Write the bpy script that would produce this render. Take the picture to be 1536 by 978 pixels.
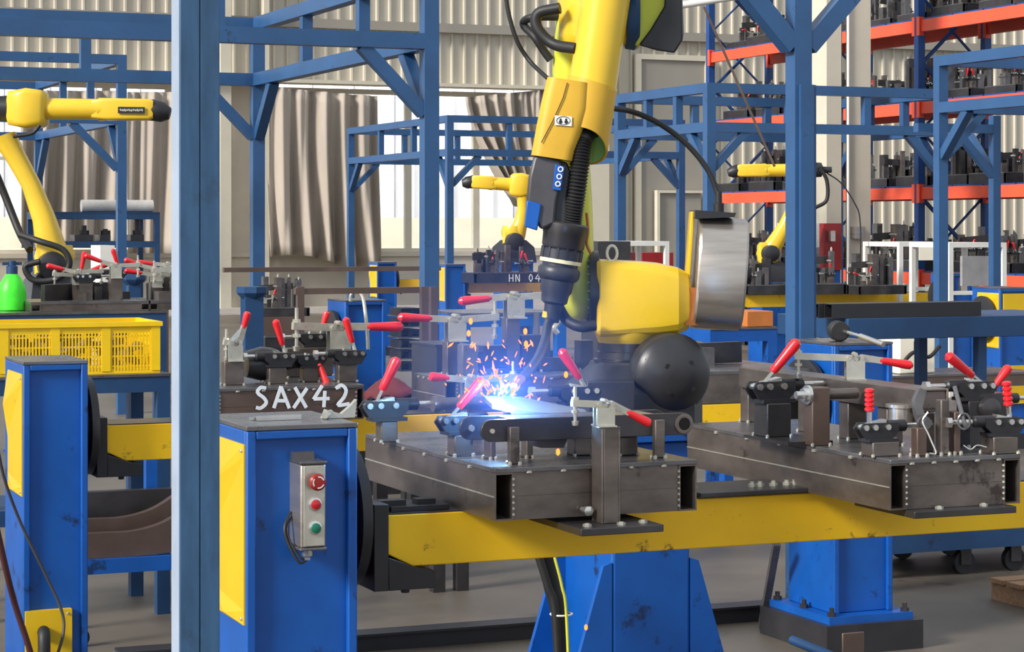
import bpy, bmesh, math, random
from mathutils import Vector as V, Matrix
for o in list(bpy.data.objects): bpy.data.objects.remove(o)
SC = bpy.context.scene
COL = SC.collection
# ---------- camera (level, lens shifted down), world, sun, exposure ----------
F, HY, CX, H = 3310.0, 340.0, 768.0, 1.6
TH = math.radians(22.5)
FW = V((math.sin(TH), math.cos(TH), 0)); RT = V((math.cos(TH), -math.sin(TH), 0)); CAM = V((0, 0, H))
cd = bpy.data.cameras.new('camera'); co = bpy.data.objects.new('camera', cd); COL.objects.link(co)
co.location = CAM; co.rotation_euler = (math.pi/2, 0, -TH)
cd.sensor_width = 36; cd.lens = 36*F/1536; cd.shift_y = -(489-HY)/1536; cd.clip_end = 300; cd.clip_start = .1
SC.camera = co
w = bpy.data.worlds.new('sky'); SC.world = w; w.use_nodes = True
bg = w.node_tree.nodes['Background']; bg.inputs[0].default_value = (.86, .93, 1, 1); bg.inputs[1].default_value = .62
sd = bpy.data.lights.new('sun', 'SUN'); so = bpy.data.objects.new('sun', sd); COL.objects.link(so)
sd.energy = 3.6; sd.angle = math.radians(14); sd.color = (1, .95, .87)
so.rotation_euler = V((.86, .25, -.50)).to_track_quat('-Z', 'Y').to_euler(); so.location = (-5, -5, 12)
SC.view_settings.view_transform = 'Standard'; SC.view_settings.look = 'None'
SC.view_settings.exposure = 0.42; SC.view_settings.gamma = 1; SC.view_settings.use_curve_mapping = False
# ---------- turning photograph points on known planes into places ----------
def ray(px, py): return FW + RT*((px-CX)/F) + V((0, 0, -(py-HY)/F))
def aD(px, py, D): return CAM + ray(px, py)*D
def aY(px, py, Y): r = ray(px, py); return CAM + r*(Y/r.y)
def aX(px, py, X): r = ray(px, py); return CAM + r*(X/r.x)
def xY(px, Y): return aY(px, 0, Y).x
def yX(px, X): return aX(px, 0, X).y
def zD(py, D): return H-(py-HY)*D/F
FL = -.15  # floor level
X_, Y_, Z_ = V((1, 0, 0)), V((0, 1, 0)), V((0, 0, 1))
# ---------- mesh builder ----------
class MB:
    def __init__(s): s.v = []; s.f = []
    def add(s, vs, fs):
        n = len(s.v); s.v += [V(q) for q in vs]; s.f += [tuple(i+n for i in f) for f in fs]; return s
    def box(s, a, b):
        x0, x1 = sorted((a[0], b[0])); y0, y1 = sorted((a[1], b[1])); z0, z1 = sorted((a[2], b[2]))
        return s.add([(x0,y0,z0),(x1,y0,z0),(x1,y1,z0),(x0,y1,z0),(x0,y0,z1),(x1,y0,z1),(x1,y1,z1),(x0,y1,z1)],
                     [(0,3,2,1),(4,5,6,7),(0,1,5,4),(1,2,6,5),(2,3,7,6),(3,0,4,7)])
    def cbox(s, c, sx, sy, sz): c = V(c); h = V((sx, sy, sz))/2; return s.box(c-h, c+h)
    def bar(s, p, q, w, h, up=Z_):
        p, q = V(p), V(q); d = (q-p).normalized(); u = V(up)
        if abs(d.dot(u)) > .95: u = X_
        sd = d.cross(u).normalized()*w/2; u2 = sd.cross(d).normalized()*h/2
        vs = [e+a+b for e in (p, q) for a, b in ((-sd,-u2),(sd,-u2),(sd,u2),(-sd,u2))]
        return s.add(vs, [(0,1,2,3),(7,6,5,4),(0,4,5,1),(1,5,6,2),(2,6,7,3),(3,7,4,0)])
    def loft(s, rings, cap=True, closed=False):
        n = len(rings[0]); vs = [q for r in rings for q in r]; fs = []
        m = len(rings)
        for i in range(m if closed else m-1):
            j = (i+1) % m
            for k in range(n):
                l = (k+1) % n; fs.append((i*n+k, i*n+l, j*n+l, j*n+k))
        if cap and not closed: fs += [tuple(range(n)), tuple((m-1)*n+k for k in range(n))]
        return s.add(vs, fs)
    def tube(s, pts, r, seg=10, closed=False):
        pts = [V(q) for q in pts]; n = len(pts); rings = []; u = None
        for i, p in enumerate(pts):
            a = pts[i-1] if (i or closed) else pts[0]; b = pts[(i+1) % n] if (i < n-1 or closed) else pts[-1]
            d = (b-a).normalized()
            if u is None: u = d.cross(Z_ if abs(d.z) < .9 else X_).normalized()
            u = (u-d*u.dot(d)).normalized(); w_ = d.cross(u)
            rr = r[i] if isinstance(r, (list, tuple)) else r
            rings.append([p+(u*math.cos(t)+w_*math.sin(t))*rr for t in [2*math.pi*k/seg for k in range(seg)]])
        return s.loft(rings, closed=closed)
    def cyl(s, p, q, r, seg=16): return s.tube([p, q], r, seg)
    def lathe(s, c, ax, prof, seg=24):
        ax = V(ax).normalized(); c = V(c); u = ax.cross(Z_ if abs(ax.z) < .9 else X_).normalized(); w_ = ax.cross(u)
        return s.loft([[c+ax*t+(u*math.cos(a)+w_*math.sin(a))*max(r, 1e-4) for a in [2*math.pi*k/seg for k in range(seg)]] for t, r in prof])
    def prism(s, poly, vec):
        vec = V(vec); a = [V(q) for q in poly]; return s.loft([a, [q+vec for q in a]])
    def sphere(s, c, r, seg=12, sc=(1,1,1)):
        c = V(c); m = seg//2
        return s.loft([[c+V((math.sin(t)*math.cos(a)*sc[0], math.sin(t)*math.sin(a)*sc[1], math.cos(t)*sc[2]))*r for a in [2*math.pi*k/seg for k in range(seg)]] for t in [max(.02, min(math.pi-.02, math.pi*i/m)) for i in range(m+1)]])
    def grid(s, P, thick=None):
        n, m = len(P), len(P[0]); vs = [q for r in P for q in r]
        return s.add(vs, [(i*m+j, i*m+j+1, (i+1)*m+j+1, (i+1)*m+j) for i in range(n-1) for j in range(m-1)])
    def tubebox(s, a, b, axis, t):  # hollow square tube, open both ends, axis 0/1/2
        a = list(a); b = list(b); o = [i for i in range(3) if i != axis]
        for i in range(2):
            for e in range(2):
                p, q = list(a), list(b)
                if e == 0: q[o[i]] = a[o[i]]+t
                else: p[o[i]] = b[o[i]]-t
                if i == 1: p[o[0]] += t; q[o[0]] -= t
                s.box(p, q)
        return s
def smooth(pts, n=6):
    pts = [V(p) for p in pts]; P = [pts[0]*2-pts[1]]+pts+[pts[-1]*2-pts[-2]]; out = []
    for i in range(1, len(P)-2):
        for k in range(n):
            t = k/n; a, b, c, d = P[i-1:i+3]
            out.append(.5*((2*b)+(c-a)*t+(2*a-5*b+4*c-d)*t*t+(3*b-a-3*c+d)*t**3))
    return out+[pts[-1]]
# ---------- objects ----------
WM = {}
def thing(name, label, cat, loc=(0,0,0), group=None, kind=None):
    o = bpy.data.objects.new(name, None); COL.objects.link(o); o.location = loc; o.empty_display_size = .1
    o['label'] = label; o['category'] = cat
    if group: o['group'] = group
    if kind: o['kind'] = kind
    WM[o.name] = V(loc); return o
def obj(name, mb, mat, parent=None, label=None, cat=None, group=None, kind=None, bevel=0, sharp=38):
    me = bpy.data.meshes.new(name)
    if parent is not None: off = WM[parent.name]
    else:
        n = len(mb.v); off = V((sum(q.x for q in mb.v)/n, sum(q.y for q in mb.v)/n, min(q.z for q in mb.v)))
    me.from_pydata([q-off for q in mb.v], [], mb.f)
    bm = bmesh.new(); bm.from_mesh(me); bmesh.ops.recalc_face_normals(bm, faces=bm.faces); bm.to_mesh(me); bm.free()
    me.polygons.foreach_set('use_smooth', [True]*len(me.polygons)); me.set_sharp_from_angle(angle=math.radians(sharp))
    me.materials.append(mat)
    o = bpy.data.objects.new(name, me); COL.objects.link(o)
    if parent is not None: o.parent = parent; WM[o.name] = off
    else: o.location = off; WM[o.name] = off
    if label: o['label'] = label
    if cat: o['category'] = cat
    if group: o['group'] = group
    if kind: o['kind'] = kind
    if bevel:
        m = o.modifiers.new('bevel', 'BEVEL'); m.width = bevel; m.segments = 2; m.limit_method = 'ANGLE'; m.angle_limit = math.radians(50); m.harden_normals = False
    return o
def dup(root, loc, label, group=None, rotz=0, scale=1):
    def cp(o, par):
        c = o.copy(); COL.objects.link(c); c.parent = par
        for ch in kids.get(o.name, []): cp(ch, c)
        return c
    kids = {}
    def walk(o):
        for ch in o.children: kids.setdefault(o.name, []).append(ch); walk(ch)
    walk(root); r = cp(root, None)
    r.location = loc; r.rotation_euler = (0, 0, rotz); r.scale = (scale,)*3 if not isinstance(scale, tuple) else scale
    r['label'] = label
    if group: r['group'] = group
    return r
# ---------- materials ----------
def lin(c): return tuple(((x/255)/12.92 if x/255 <= .04045 else ((x/255+.055)/1.055)**2.4) for x in c)+(1,)
def mat(name, rgb, rough=.5, metal=0, var=.18, scale=5, wear=None, amt=0, ws=9, bump=0, st=(1,1,1), alpha=None, coat=0, soft=.06):
    m = bpy.data.materials.new(name); m.use_nodes = True; nt = m.node_tree; N = nt.nodes; L = nt.links
    b = N['Principled BSDF']; c = lin(rgb)
    tc = N.new('ShaderNodeTexCoord'); mp = N.new('ShaderNodeMapping'); mp.inputs['Scale'].default_value = st
    L.new(tc.outputs['Object'], mp.inputs[0])
    n = N.new('ShaderNodeTexNoise'); n.inputs['Scale'].default_value = scale; n.inputs['Detail'].default_value = 7; n.inputs['Roughness'].default_value = .62
    L.new(mp.outputs[0], n.inputs['Vector'])
    r = N.new('ShaderNodeValToRGB'); r.color_ramp.elements[0].position = .3; r.color_ramp.elements[1].position = .7
    r.color_ramp.elements[0].color = tuple(x*(1-var) for x in c[:3])+(1,); r.color_ramp.elements[1].color = tuple(min(1, x*(1+var)) for x in c[:3])+(1,)
    L.new(n.outputs[0], r.inputs[0]); out = r.outputs[0]
    rr = N.new('ShaderNodeMapRange'); rr.inputs[3].default_value = max(.05, rough-.12); rr.inputs[4].default_value = min(1, rough+.12); L.new(n.outputs[0], rr.inputs[0]); L.new(rr.outputs[0], b.inputs['Roughness'])
    if wear:
        n2 = N.new('ShaderNodeTexNoise'); n2.inputs['Scale'].default_value = ws; n2.inputs['Detail'].default_value = 9; n2.inputs['Roughness'].default_value = .7
        L.new(tc.outputs['Object'], n2.inputs['Vector'])
        r2 = N.new('ShaderNodeValToRGB'); r2.color_ramp.elements[0].position = .68-amt; r2.color_ramp.elements[1].position = .68-amt+soft
        L.new(n2.outputs[0], r2.inputs[0]); mx = N.new('ShaderNodeMixRGB'); mx.inputs[2].default_value = lin(wear)
        L.new(r2.outputs[0], mx.inputs[0]); L.new(out, mx.inputs[1]); out = mx.outputs[0]
    L.new(out, b.inputs['Base Color']); b.inputs['Metallic'].default_value = metal
    if coat: b.inputs['Coat Weight'].default_value = coat; b.inputs['Coat Roughness'].default_value = .12
    if bump:
        bp = N.new('ShaderNodeBump'); bp.inputs['Strength'].default_value = bump; bp.inputs['Distance'].default_value = .01
        L.new(n.outputs[0], bp.inputs['Height']); L.new(bp.outputs[0], b.inputs['Normal'])
    return m
def emit(name, rgb, s):
    m = bpy.data.materials.new(name); m.use_nodes = True; nt = m.node_tree; nt.nodes.clear()
    e = nt.nodes.new('ShaderNodeEmission'); e.inputs[0].default_value = rgb+(1,); e.inputs[1].default_value = s
    o = nt.nodes.new('ShaderNodeOutputMaterial'); nt.links.new(e.outputs[0], o.inputs[0]); return m
BLUE = mat('blue_paint', (8, 82, 166), .4, 0, .16, 4, (14, 46, 92), .09, 6)
BLUEC = mat('cage_blue_paint', (46, 86, 132), .4, 0, .16, 3, (36, 66, 98), .06, 6)
BLUEP = mat('worn_blue_post_paint', (52, 88, 124), .5, 0, .3, 7, (46, 56, 68), .12, 5, st=(3, 3, .5), soft=.2)
BLUED = mat('dark_blue_paint', (28, 66, 108), .5, 0, .2, 4, (30, 42, 60), .05, 6)
BRACK = mat('rack_blue_paint', (34, 74, 136), .5, 0, .15, 3)
YEL = mat('yellow_beam_paint', (255, 198, 16), .42, 0, .09, 3, (112, 86, 22), .085, 9)
YELC = mat('yellow_panel_paint', (218, 178, 18), .45, 0, .08, 4, (150, 110, 20), .0, 12)
YROB = mat('robot_yellow_paint', (232, 192, 44), .32, 0, .07, 3, (190, 150, 40), -.06, 14, coat=.4)
YROB2 = mat('robot_ochre_paint', (214, 168, 50), .42, 0, .1, 5, (120, 92, 40), -.03, 9)
LIME = mat('yellow_with_lime_reflection', (206, 210, 56), .36, 0, .05)  # robot yellow with its lime reflection put into the colour
BLK = mat('black_paint', (38, 38, 42), .45, 0, .2, 6, (66, 64, 62), .0, 9)
BLKM = mat('black_casting', (52, 52, 56), .38, .2, .2, 5, (96, 94, 92), -.05, 7)
GRYC = mat('grey_wrist_casting', (82, 80, 84), .45, .3, .2, 7)
RUB = mat('black_rubber', (30, 30, 32), .55, 0, .2, 9)
STL = mat('raw_dark_steel', (116, 107, 102), .34, .7, .38, 5, (78, 70, 68), .08, 7, st=(1, 1, 2.2))
STLB = mat('brown_mill_steel', (112, 94, 86), .4, .6, .3, 3, (140, 126, 114), .0, 4)
STLD = mat('blackened_steel', (74, 72, 74), .34, .6, .3, 5, (98, 92, 88), -.02, 6)
STLG = mat('ground_steel_plate', (112, 110, 112), .28, .6, .3, 7, (70, 64, 62), .05, 6)
ZINC = mat('zinc_plated_steel', (205, 202, 190), .3, .7, .12, 20)
CHR = mat('bright_steel', (220, 218, 214), .2, .9, .08, 20)
ALU = mat('brushed_aluminium', (186, 178, 170), .3, .8, .18, 3, st=(1, 1, 9))
RED = mat('red_grip_plastic', (226, 30, 40), .35, 0, .1, 20, coat=.3)
REDD = mat('dull_red_paint', (150, 30, 34), .45)
ORG = mat('orange_rack_paint', (240, 92, 62), .45, 0, .08, 2, (200, 70, 50), -.03)
GRN = mat('green_plastic', (20, 110, 84), .35)
LGRN = mat('lime_green_plastic', (70, 240, 50), .4, 0, .12, 14)
WALLP = mat('wall_sheet_metal', (196, 188, 172), .55, 0, .1, .8, st=(1, 1, .3))
WALLB = mat('plastered_wall', (196, 186, 170), .8, 0, .08, 1.2, (170, 156, 140), -.02, 2)
TRIM = mat('beige_steel_trim', (206, 198, 180), .6, 0, .06, 2)
DOORG = mat('grey_door_sheet', (150, 144, 134), .6, 0, .06, 1)
CURT = mat('grey_curtain_cloth', (176, 165, 153), .85, 0, .12, 2, st=(1, 1, .3))
WHITE = mat('white_paint', (228, 226, 220), .5, 0, .06)
CREAM = mat('cream_outdoor_wall', (250, 240, 220), .8, 0, .06, 2)
PALE = mat('pale_outdoor_sheet', (236, 236, 246), .7, 0, .04, 1)
FLOOR = mat('concrete_floor', (98, 90, 81), .5, 0, .36, .9, (72, 66, 60), .06, 2.3, bump=.15)
CONC2 = mat('rough_pale_concrete', (166, 154, 138), .8, 0, .25, 22, bump=.5)
YCR = mat('yellow_crate_plastic', (250, 206, 20), .4, 0, .06, 8, (170, 130, 20), -.02, 7)
PINK = mat('maroon_cloth', (104, 40, 42), .8, 0, .3, 6)
WOOD = mat('old_pallet_wood', (150, 116, 86), .8, 0, .3, 8, st=(1, 6, 6))
ROLL = mat('white_film_roll', (224, 216, 206), .5)
CHALK = mat('white_chalk', (226, 232, 240), .9, 0, .06, 30)
COPPER = mat('copper_nozzle', (190, 130, 90), .35, .8)
BRN = mat('burnt_orange_bracket', (190, 112, 50), .5)
YGW = mat('yellow_green_wire', (206, 206, 60), .5)
LCD = mat('dark_nameplate', (40, 42, 38), .4)
BTNR = mat('red_push_button', (190, 22, 36), .25, coat=.5)
ESTOP = mat('red_mushroom_button', (150, 34, 30), .35)
m_ = bpy.data.materials.new('window_glass'); m_.use_nodes = True; nt = m_.node_tree; nt.nodes.clear()
a_ = nt.nodes.new('ShaderNodeBsdfTransparent'); g_ = nt.nodes.new('ShaderNodeBsdfGlossy'); g_.inputs['Roughness'].default_value = .03
x_ = nt.nodes.new('ShaderNodeMixShader'); x_.inputs[0].default_value = .06; o_ = nt.nodes.new('ShaderNodeOutputMaterial')
a_.inputs[0].default_value = (.95, .97, .96, 1)
nt.links.new(a_.outputs[0], x_.inputs[1]); nt.links.new(g_.outputs[0], x_.inputs[2]); nt.links.new(x_.outputs[0], o_.inputs[0]); GLASS = m_
ARC = emit('arc_plasma', (.75, .88, 1), 60); SPARK = emit('glowing_spark', (1, .2, .03), 2.6); SPARKH = emit('white_hot_spark', (1, .6, .3), 6)
# ================= THE SETTING =================
def struct(name, mb, m, parent=None, **k): return obj(name, mb, m, parent, kind=None if parent else 'structure', **k)
struct('floor', MB().box((-30, -12, FL-.1), (60, 70, FL)), FLOOR)
WY = 42.4
wall = struct('wall_back', MB().box((0, WY, 0), (xY(893, WY), WY+.3, 1.08)).box((0, WY-.06, 1.0), (xY(893, WY)-.01, WY, 1.09)), WALLB)
def sheet(x0, x1, z0, z1, y, ribs):
    mb = MB(); pr = []; wdt = (x1-x0)/ribs
    for i in range(ribs):
        a = x0+i*wdt; pr += [(a, 0), (a+wdt*.72, 0), (a+wdt*.78, -.05), (a+wdt*.92, -.05), (a+wdt*.98, 0)]
    pr.append((x1, 0)); back = [(x1, .04), (x0, .04)]
    poly = [V((a, y+b, z0)) for a, b in pr+back]; return mb.prism(poly, (0, 0, z1-z0))
zt = zD(131, 45)
n = 0; x = 0.0
while x < 33:
    z0 = zt if x < xY(890, WY)-.1 else 0
    struct('wall_panel', sheet(x, x+1.08, z0, 8.4, WY+.02, 4), WALLP, wall); x += 1.085
for z in (zD(34, 44), 8.0): struct('girt', MB().box((0, WY-.16, z-.09), (33, WY-.02, z+.09)), DOORG, wall)
struct('curtain_rail', MB().box((0, WY-.55, zt-.0), (xY(893, WY), WY+.01, zt+.07)), TRIM, wall)
# building columns on the back wall
for i, (a, b, d) in enumerate(((331, 347, .3), (878, 914, .35), (396, 404, .2))):
    struct('trim_%d' % (i+1), MB().box((xY(a, WY-.4), WY-.4, 0), (xY(b, WY-.4), WY-.17, 8.4)), TRIM)
# two window openings with frames, mullions and panes
def window(n, a, b, muls, rows):
    x0, x1 = xY(a, WY), xY(b, WY); w_ = MB(); t = .07
    w_.box((x0, WY, 1.08), (x0+.12, WY+.12, zt-.06)).box((x1-.12, WY, 1.08), (x1, WY+.12, zt-.06)).box((x0+.12, WY, 1.08), (x1-.12, WY+.12, 1.16)).box((x0+.12, WY, zt-.16), (x1-.12, WY+.12, zt-.06))
    root = struct('window_%d' % n, w_, TRIM)
    xs = [x0+.12]+[xY(m, WY) for m in muls]+[x1-.12]
    for m in xs[1:-1]: struct('mullion', MB().box((m-t, WY+.01, 1.16), (m+t, WY+.11, zt-.16)), TRIM, root)
    zs = [1.16]+rows+[zt-.16]
    for r in rows: struct('transom', MB().box((x0+.12, WY+.03, r-.035), (x1-.12, WY+.09, r+.035)), TRIM, root)
    for i in range(len(xs)-1):
        for j in range(len(zs)-1): struct('pane', MB().box((xs[i]+.07, WY+.055, zs[j]+.035), (xs[i+1]-.07, WY+.065, zs[j+1]-.035)), GLASS, root)
    return root
window(1, -60, 258, (60, 160), [2.9]); window(2, 404, 830, (505, 613, 715), [2.9])
struct('wall_pier', MB().box((xY(258, WY), WY, 1.09), (xY(404, WY), WY+.25, zt-.06)), WALLB, wall)
struct('wall_pier', MB().box((xY(830, WY), WY, 1.09), (xY(893, WY), WY+.25, zt-.06)), WALLB, wall)
# the yard wall and building seen through the windows
tY = WY+9
struct('trim_4', MB().box((-2, tY, 0), (32, tY+.3, zD(326, 53))), CREAM)
ob = obj('neighbouring_building', MB().box((-2, tY+2.1, 0), (32, tY+2.4, 9)), PALE, label='pale ribbed metal building seen outside through the bright window', cat='building')
for i in range(30): obj('building_panel', sheet(-2+i*1.1, -2+i*1.1+1.08, 0, 9, tY+2.05, 2), PALE, ob)
# grey door recess and small door frame at the right of the window wall
dY = WY-.1
struct('door_1', MB().box((xY(962, dY), dY, 0), (xY(1058, dY), dY+.06, zD(92, 47.5))), DOORG)
d1 = bpy.data.objects['door_1']
for a, b in ((954, 962), (1058, 1066)): struct('door_frame', MB().box((xY(a, dY-.04), dY-.05, 0), (xY(b, dY-.04), dY+.06, zD(84, 47.5))), TRIM, d1)
struct('door_frame', MB().box((xY(962, dY-.04), dY-.05, zD(92, 47.5)), (xY(1058, dY-.04), dY+.06, zD(84, 47.5))), TRIM, d1)
d2 = struct('door_2', MB().box((xY(990, dY-.15), dY-.13, 0), (xY(1052, dY-.15), dY-.06, zD(290, 47.5))), DOORG)
struct('door_frame', MB().box((xY(986, dY-.2), dY-.2, 0), (xY(990, dY-.2), dY-.06, zD(286, 47.5))).box((xY(990, dY-.2), dY-.2, zD(290, 47.5)), (xY(1056, dY-.2), dY-.06, zD(286, 47.5))), TRIM, d2)
# big H column in front of the racks
pD = 26.5; p = aD(1262, 0, pD); y0 = p.y
pl = struct('trim_5', MB().box((xY(1240, y0), y0, 0), (xY(1243, y0), y0+.5, 8.4)).box((xY(1243, y0), y0+.0, 0), (xY(1262, y0), y0+.04, 8.4)), TRIM)
struct('web', MB().box((xY(1262, y0), y0+.14, 0), (xY(1272, y0), y0+.18, 8.4)), DOORG, pl)
struct('flange', MB().box((xY(1272, y0), y0, 0), (xY(1306, y0), y0+.05, 8.4)).box((xY(1303, y0), y0+.05, 0), (xY(1306, y0), y0+.5, 8.4)), TRIM, pl)
obj('conduit', MB().cyl((xY(1271, y0), y0-.02, .9), (xY(1271, y0), y0-.02, 8.4), .017), WHITE, label='thin white conduit running down the face of the wide beige column', cat='pipe')
obj('junction_box', MB().box((xY(1276, y0), y0-.09, zD(358, pD)), (xY(1292, y0), y0, zD(340, pD))), ALU, label='small grey junction box low on the wide beige column', cat='box')
# area lamp added out of view above the yard to brighten the building outside
yl = bpy.data.lights.new('yard_fill_lamp', 'AREA'); yo = bpy.data.objects.new('yard_fill_lamp', yl); COL.objects.link(yo)
yl.shape = 'RECTANGLE'; yl.size = 34; yl.size_y = 7; yl.energy = 2600; yl.color = (1, .97, .92); yo.location = (15, WY+4.5, 13); yo.rotation_euler = (math.radians(28), 0, 0)
# curtains
def curtain(lab, a, b, top, bot, folds, seed, Y=WY-.45, gr='grey curtains at the windows', lean=None):
    rnd = random.Random(seed); nx, nz = 110, 14; P = []
    ph = [rnd.uniform(0, 6) for _ in range(4)]
    for j in range(nz+1):
        v = j/nz; row = []
        for i in range(nx+1):
            u = i/nx; pa, pb = a, b
            if lean: pa = a+lean[0]*v**1.5; pb = b+lean[1]*v**1.6
            px = pa+(pb-pa)*u; T = top(u) if callable(top) else top; B = bot(u) if callable(bot) else bot
            q = aY(px, T+(B-T)*v, Y)
            amp = (.07+.10*v)*(1+.5*math.sin(3*u+ph[0]))
            q.y += amp*math.sin(u*folds*6.283+ph[1]+.6*math.sin(3*v+ph[2]))+.035*math.sin(u*folds*2.3*6.283+ph[3]+2.5*v)+.03*math.sin(u*folds*.55*6.283+4*v)
            row.append(q)
        P.append(row)
    mb = MB().grid(P); o = obj('curtain', mb, CURT, label=lab, cat='curtain', group=gr, sharp=180)
    s = o.modifiers.new('solid', 'SOLIDIFY'); s.thickness = .012; s.offset = 0
    return o
curtain('long grey curtain spanning the far left window behind the yellow robot arm', 30, 178, 136, 372, 4.2, 1)
curtain('narrow grey curtain hanging to the right of the slim blue post at far left', 190, 258, 138, 380, 2.1, 5)
curtain('wide grey curtain with a sagging crumpled hem left of the bright window', 400, 566, lambda u: 126+18*u**.6, lambda u: 385+14*u-6*math.sin(6*u), 5.5, 2, lean=(4, 10))
curtain('grey curtain swept aside right of the bright window behind the large robot', 696, 822, lambda u: 146-12*u, lambda u: 300+36*math.sin(1.6*u), 6, 3, lean=(72, 8))
# ================= BLUE CAGE FRAMES =================
def portal_bar(root, name, p, q, t=.09, m=None): return obj(name, MB().bar(p, q, t, t), m or BLUEC, root)
def cage(lab, x0, x1, y0, y1, zl=2.72, zu=3.18, t=.085, posts=((0,0),(1,0),(0,1),(1,1)), nx=3, ny=2, near=True, m=None, zl2=None, upper=True):
    root = thing('cage_frame', lab, 'frame', (x0, y0, 0), group=None)
    B = lambda nm, p, q, tt=t: portal_bar(root, nm, p, q, tt, m)
    xs, ys = (x0, x1), (y0, y1)
    for i, j in posts:
        x, y = xs[i], ys[j]; B('post', (x, y, FL), (x, y, zu+t/2))
        sx = 1 if i == 0 else -1; sy = 1 if j == 0 else -1
        B('brace', (x+sx*.04, y, zl-.46), (x+sx*.46, y, zl-.04), t*.8); B('brace', (x, y+sy*.04, zl-.46), (x, y+sy*.46, zl-.04), t*.8)
    h = t/2
    for j in (0, 1):
        for z in (zl, zu): B('header_beam', (x0+h, ys[j], z), (x1-h, ys[j], z))
        for k in range(1, nx):
            x = x0+(x1-x0)*k/nx; B('header_strut', (x, ys[j], zl+h), (x, ys[j], zu-h), t*.8)
    for i in (0, 1):
        for z in (zl, zu): B('side_beam', (xs[i], y0+h, z), (xs[i], y1-h, z))
        for k in range(1, ny+1):
            y = y0+(y1-y0)*k/(ny+1); B('side_strut', (xs[i], y, zl+h), (xs[i], y, zu-h), t*.8)
    return root
# N: big cage behind the two front stations
q0 = aD(644, 0, 14.2); q1y = yX(386, q0.x)
Nx1, Ny0, Ny1 = q0.x, q0.y, q1y
cage('big blue steel tube cage whose right post stands left of the large robot', Nx1-7.0, Nx1, Ny0, Ny1, 2.79, 3.24, .1, posts=((1,0),(1,1)), nx=5, ny=2)
# right cage post with two upper braces behind the right blue column
q = aD(1198, 0, 10.3); r_ = thing('cage_frame', 'blue cage post with two diagonal braces at its top behind the right jig', 'frame', (q.x, q.y, 0))
PX, PY = q.x, q.y
portal_bar(r_, 'post', (PX, PY, FL), (PX, PY, 3.4), .09)
obj('sleeve', MB().cbox((PX+.055, PY-.035, 1.13), .02, .03, 2.26).cbox((PX+.01, PY-.055, 1.13), .07, .02, 2.26), BLUEC, r_)
for s in (-1, 1): portal_bar(r_, 'brace', (PX+s*.04, PY, 2.44), (PX+s*.55, PY, 2.98), .085)
for y in (PY,): portal_bar(r_, 'header_beam', (PX-1.2, y, 3.03), (PX+2.2, y, 3.03), .09)
# L2: cage at far left
q = aD(182, 0, 20.6); x1, y0 = q.x, q.y
cage('blue cage frame behind the yellow robot at far left', x1-5, x1, y0, y0+4.2, 2.6, 3.16, .085, posts=((1,0),(1,1)), nx=4, ny=2)
# M1: far cage in front of the bright window
q = aD(674, 0, 31.5); x0, y0 = q.x, q.y; x1 = xY(1021, y0); y1 = yX(526, x0)
cage('small distant blue cage standing before the bright window', x0, x1, y0, y1, 2.66, 3.14, .1, nx=4, ny=2)
# M2: far cage right of the large robot
q = aD(1064, 0, 24.8); x0, y0 = q.x, q.y; x1 = xY(1411, y0)
cage('distant blue cage between the large robot and the orange racks', x0, x1, y0, yX(930, x0), 2.72, 3.16, .11, nx=3, ny=2)
# R: right-edge cage, far-left post at 1411
q = aD(1411, 0, 20.8); x0, y1 = q.x, q.y
cage('blue cage running off the right edge of the picture before the racks', x0, x0+4.5, y1-4, y1, 2.72, 3.16, .1, posts=((0,1),(1,1)), nx=3, ny=1)
q = aD(1492, 0, 21.5); r_ = thing('cage_frame', 'slim blue post with two corner braces right of the blue cage post near the racks', 'frame', (q.x, q.y, 0))
portal_bar(r_, 'post', (q.x, q.y, FL), (q.x, q.y, 2.68), .085)
portal_bar(r_, 'header_beam', (q.x-.9, q.y, 2.55), (q.x-.04, q.y, 2.55), .085); portal_bar(r_, 'brace', (q.x-.42, q.y, 2.5), (q.x-.03, q.y, 2.1), .07)
portal_bar(r_, 'brace', (q.x, q.y+.42, 2.5), (q.x, q.y+.03, 2.1), .07)
# front post
Y0 = 4.71; xa, xb = xY(270, Y0), xY(330, Y0); xm = (xa+xb)/2
r_ = thing('steel_post', 'thick worn blue steel post standing nearest, full picture height at left', 'post', (xm, Y0, 0))
obj('post_tube', MB().box((xa, Y0, FL), (xm-.0006, Y0+.075, 3.3)), BLUEP, r_, bevel=.002); obj('post_tube', MB().box((xm+.0006, Y0+.001, FL), (xb, Y0+.075, 3.3)), BLUEP, r_, bevel=.002)
obj('sunlit_side', MB().box((xa-.0015, Y0+.004, FL+.02), (xa, Y0+.071, 3.3)), mat('sunlit_side_tint', (158, 172, 192), .5, 0, .12, 5), r_, label='side face coloured pale grey blue for the light on it')  # thin pale strip: light on the post's left face put into its colour
obj('base_plate', MB().box((xa-.06, Y0-.06, FL), (xb+.06, Y0+.14, FL+.015)), BLUEP, r_)
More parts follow.
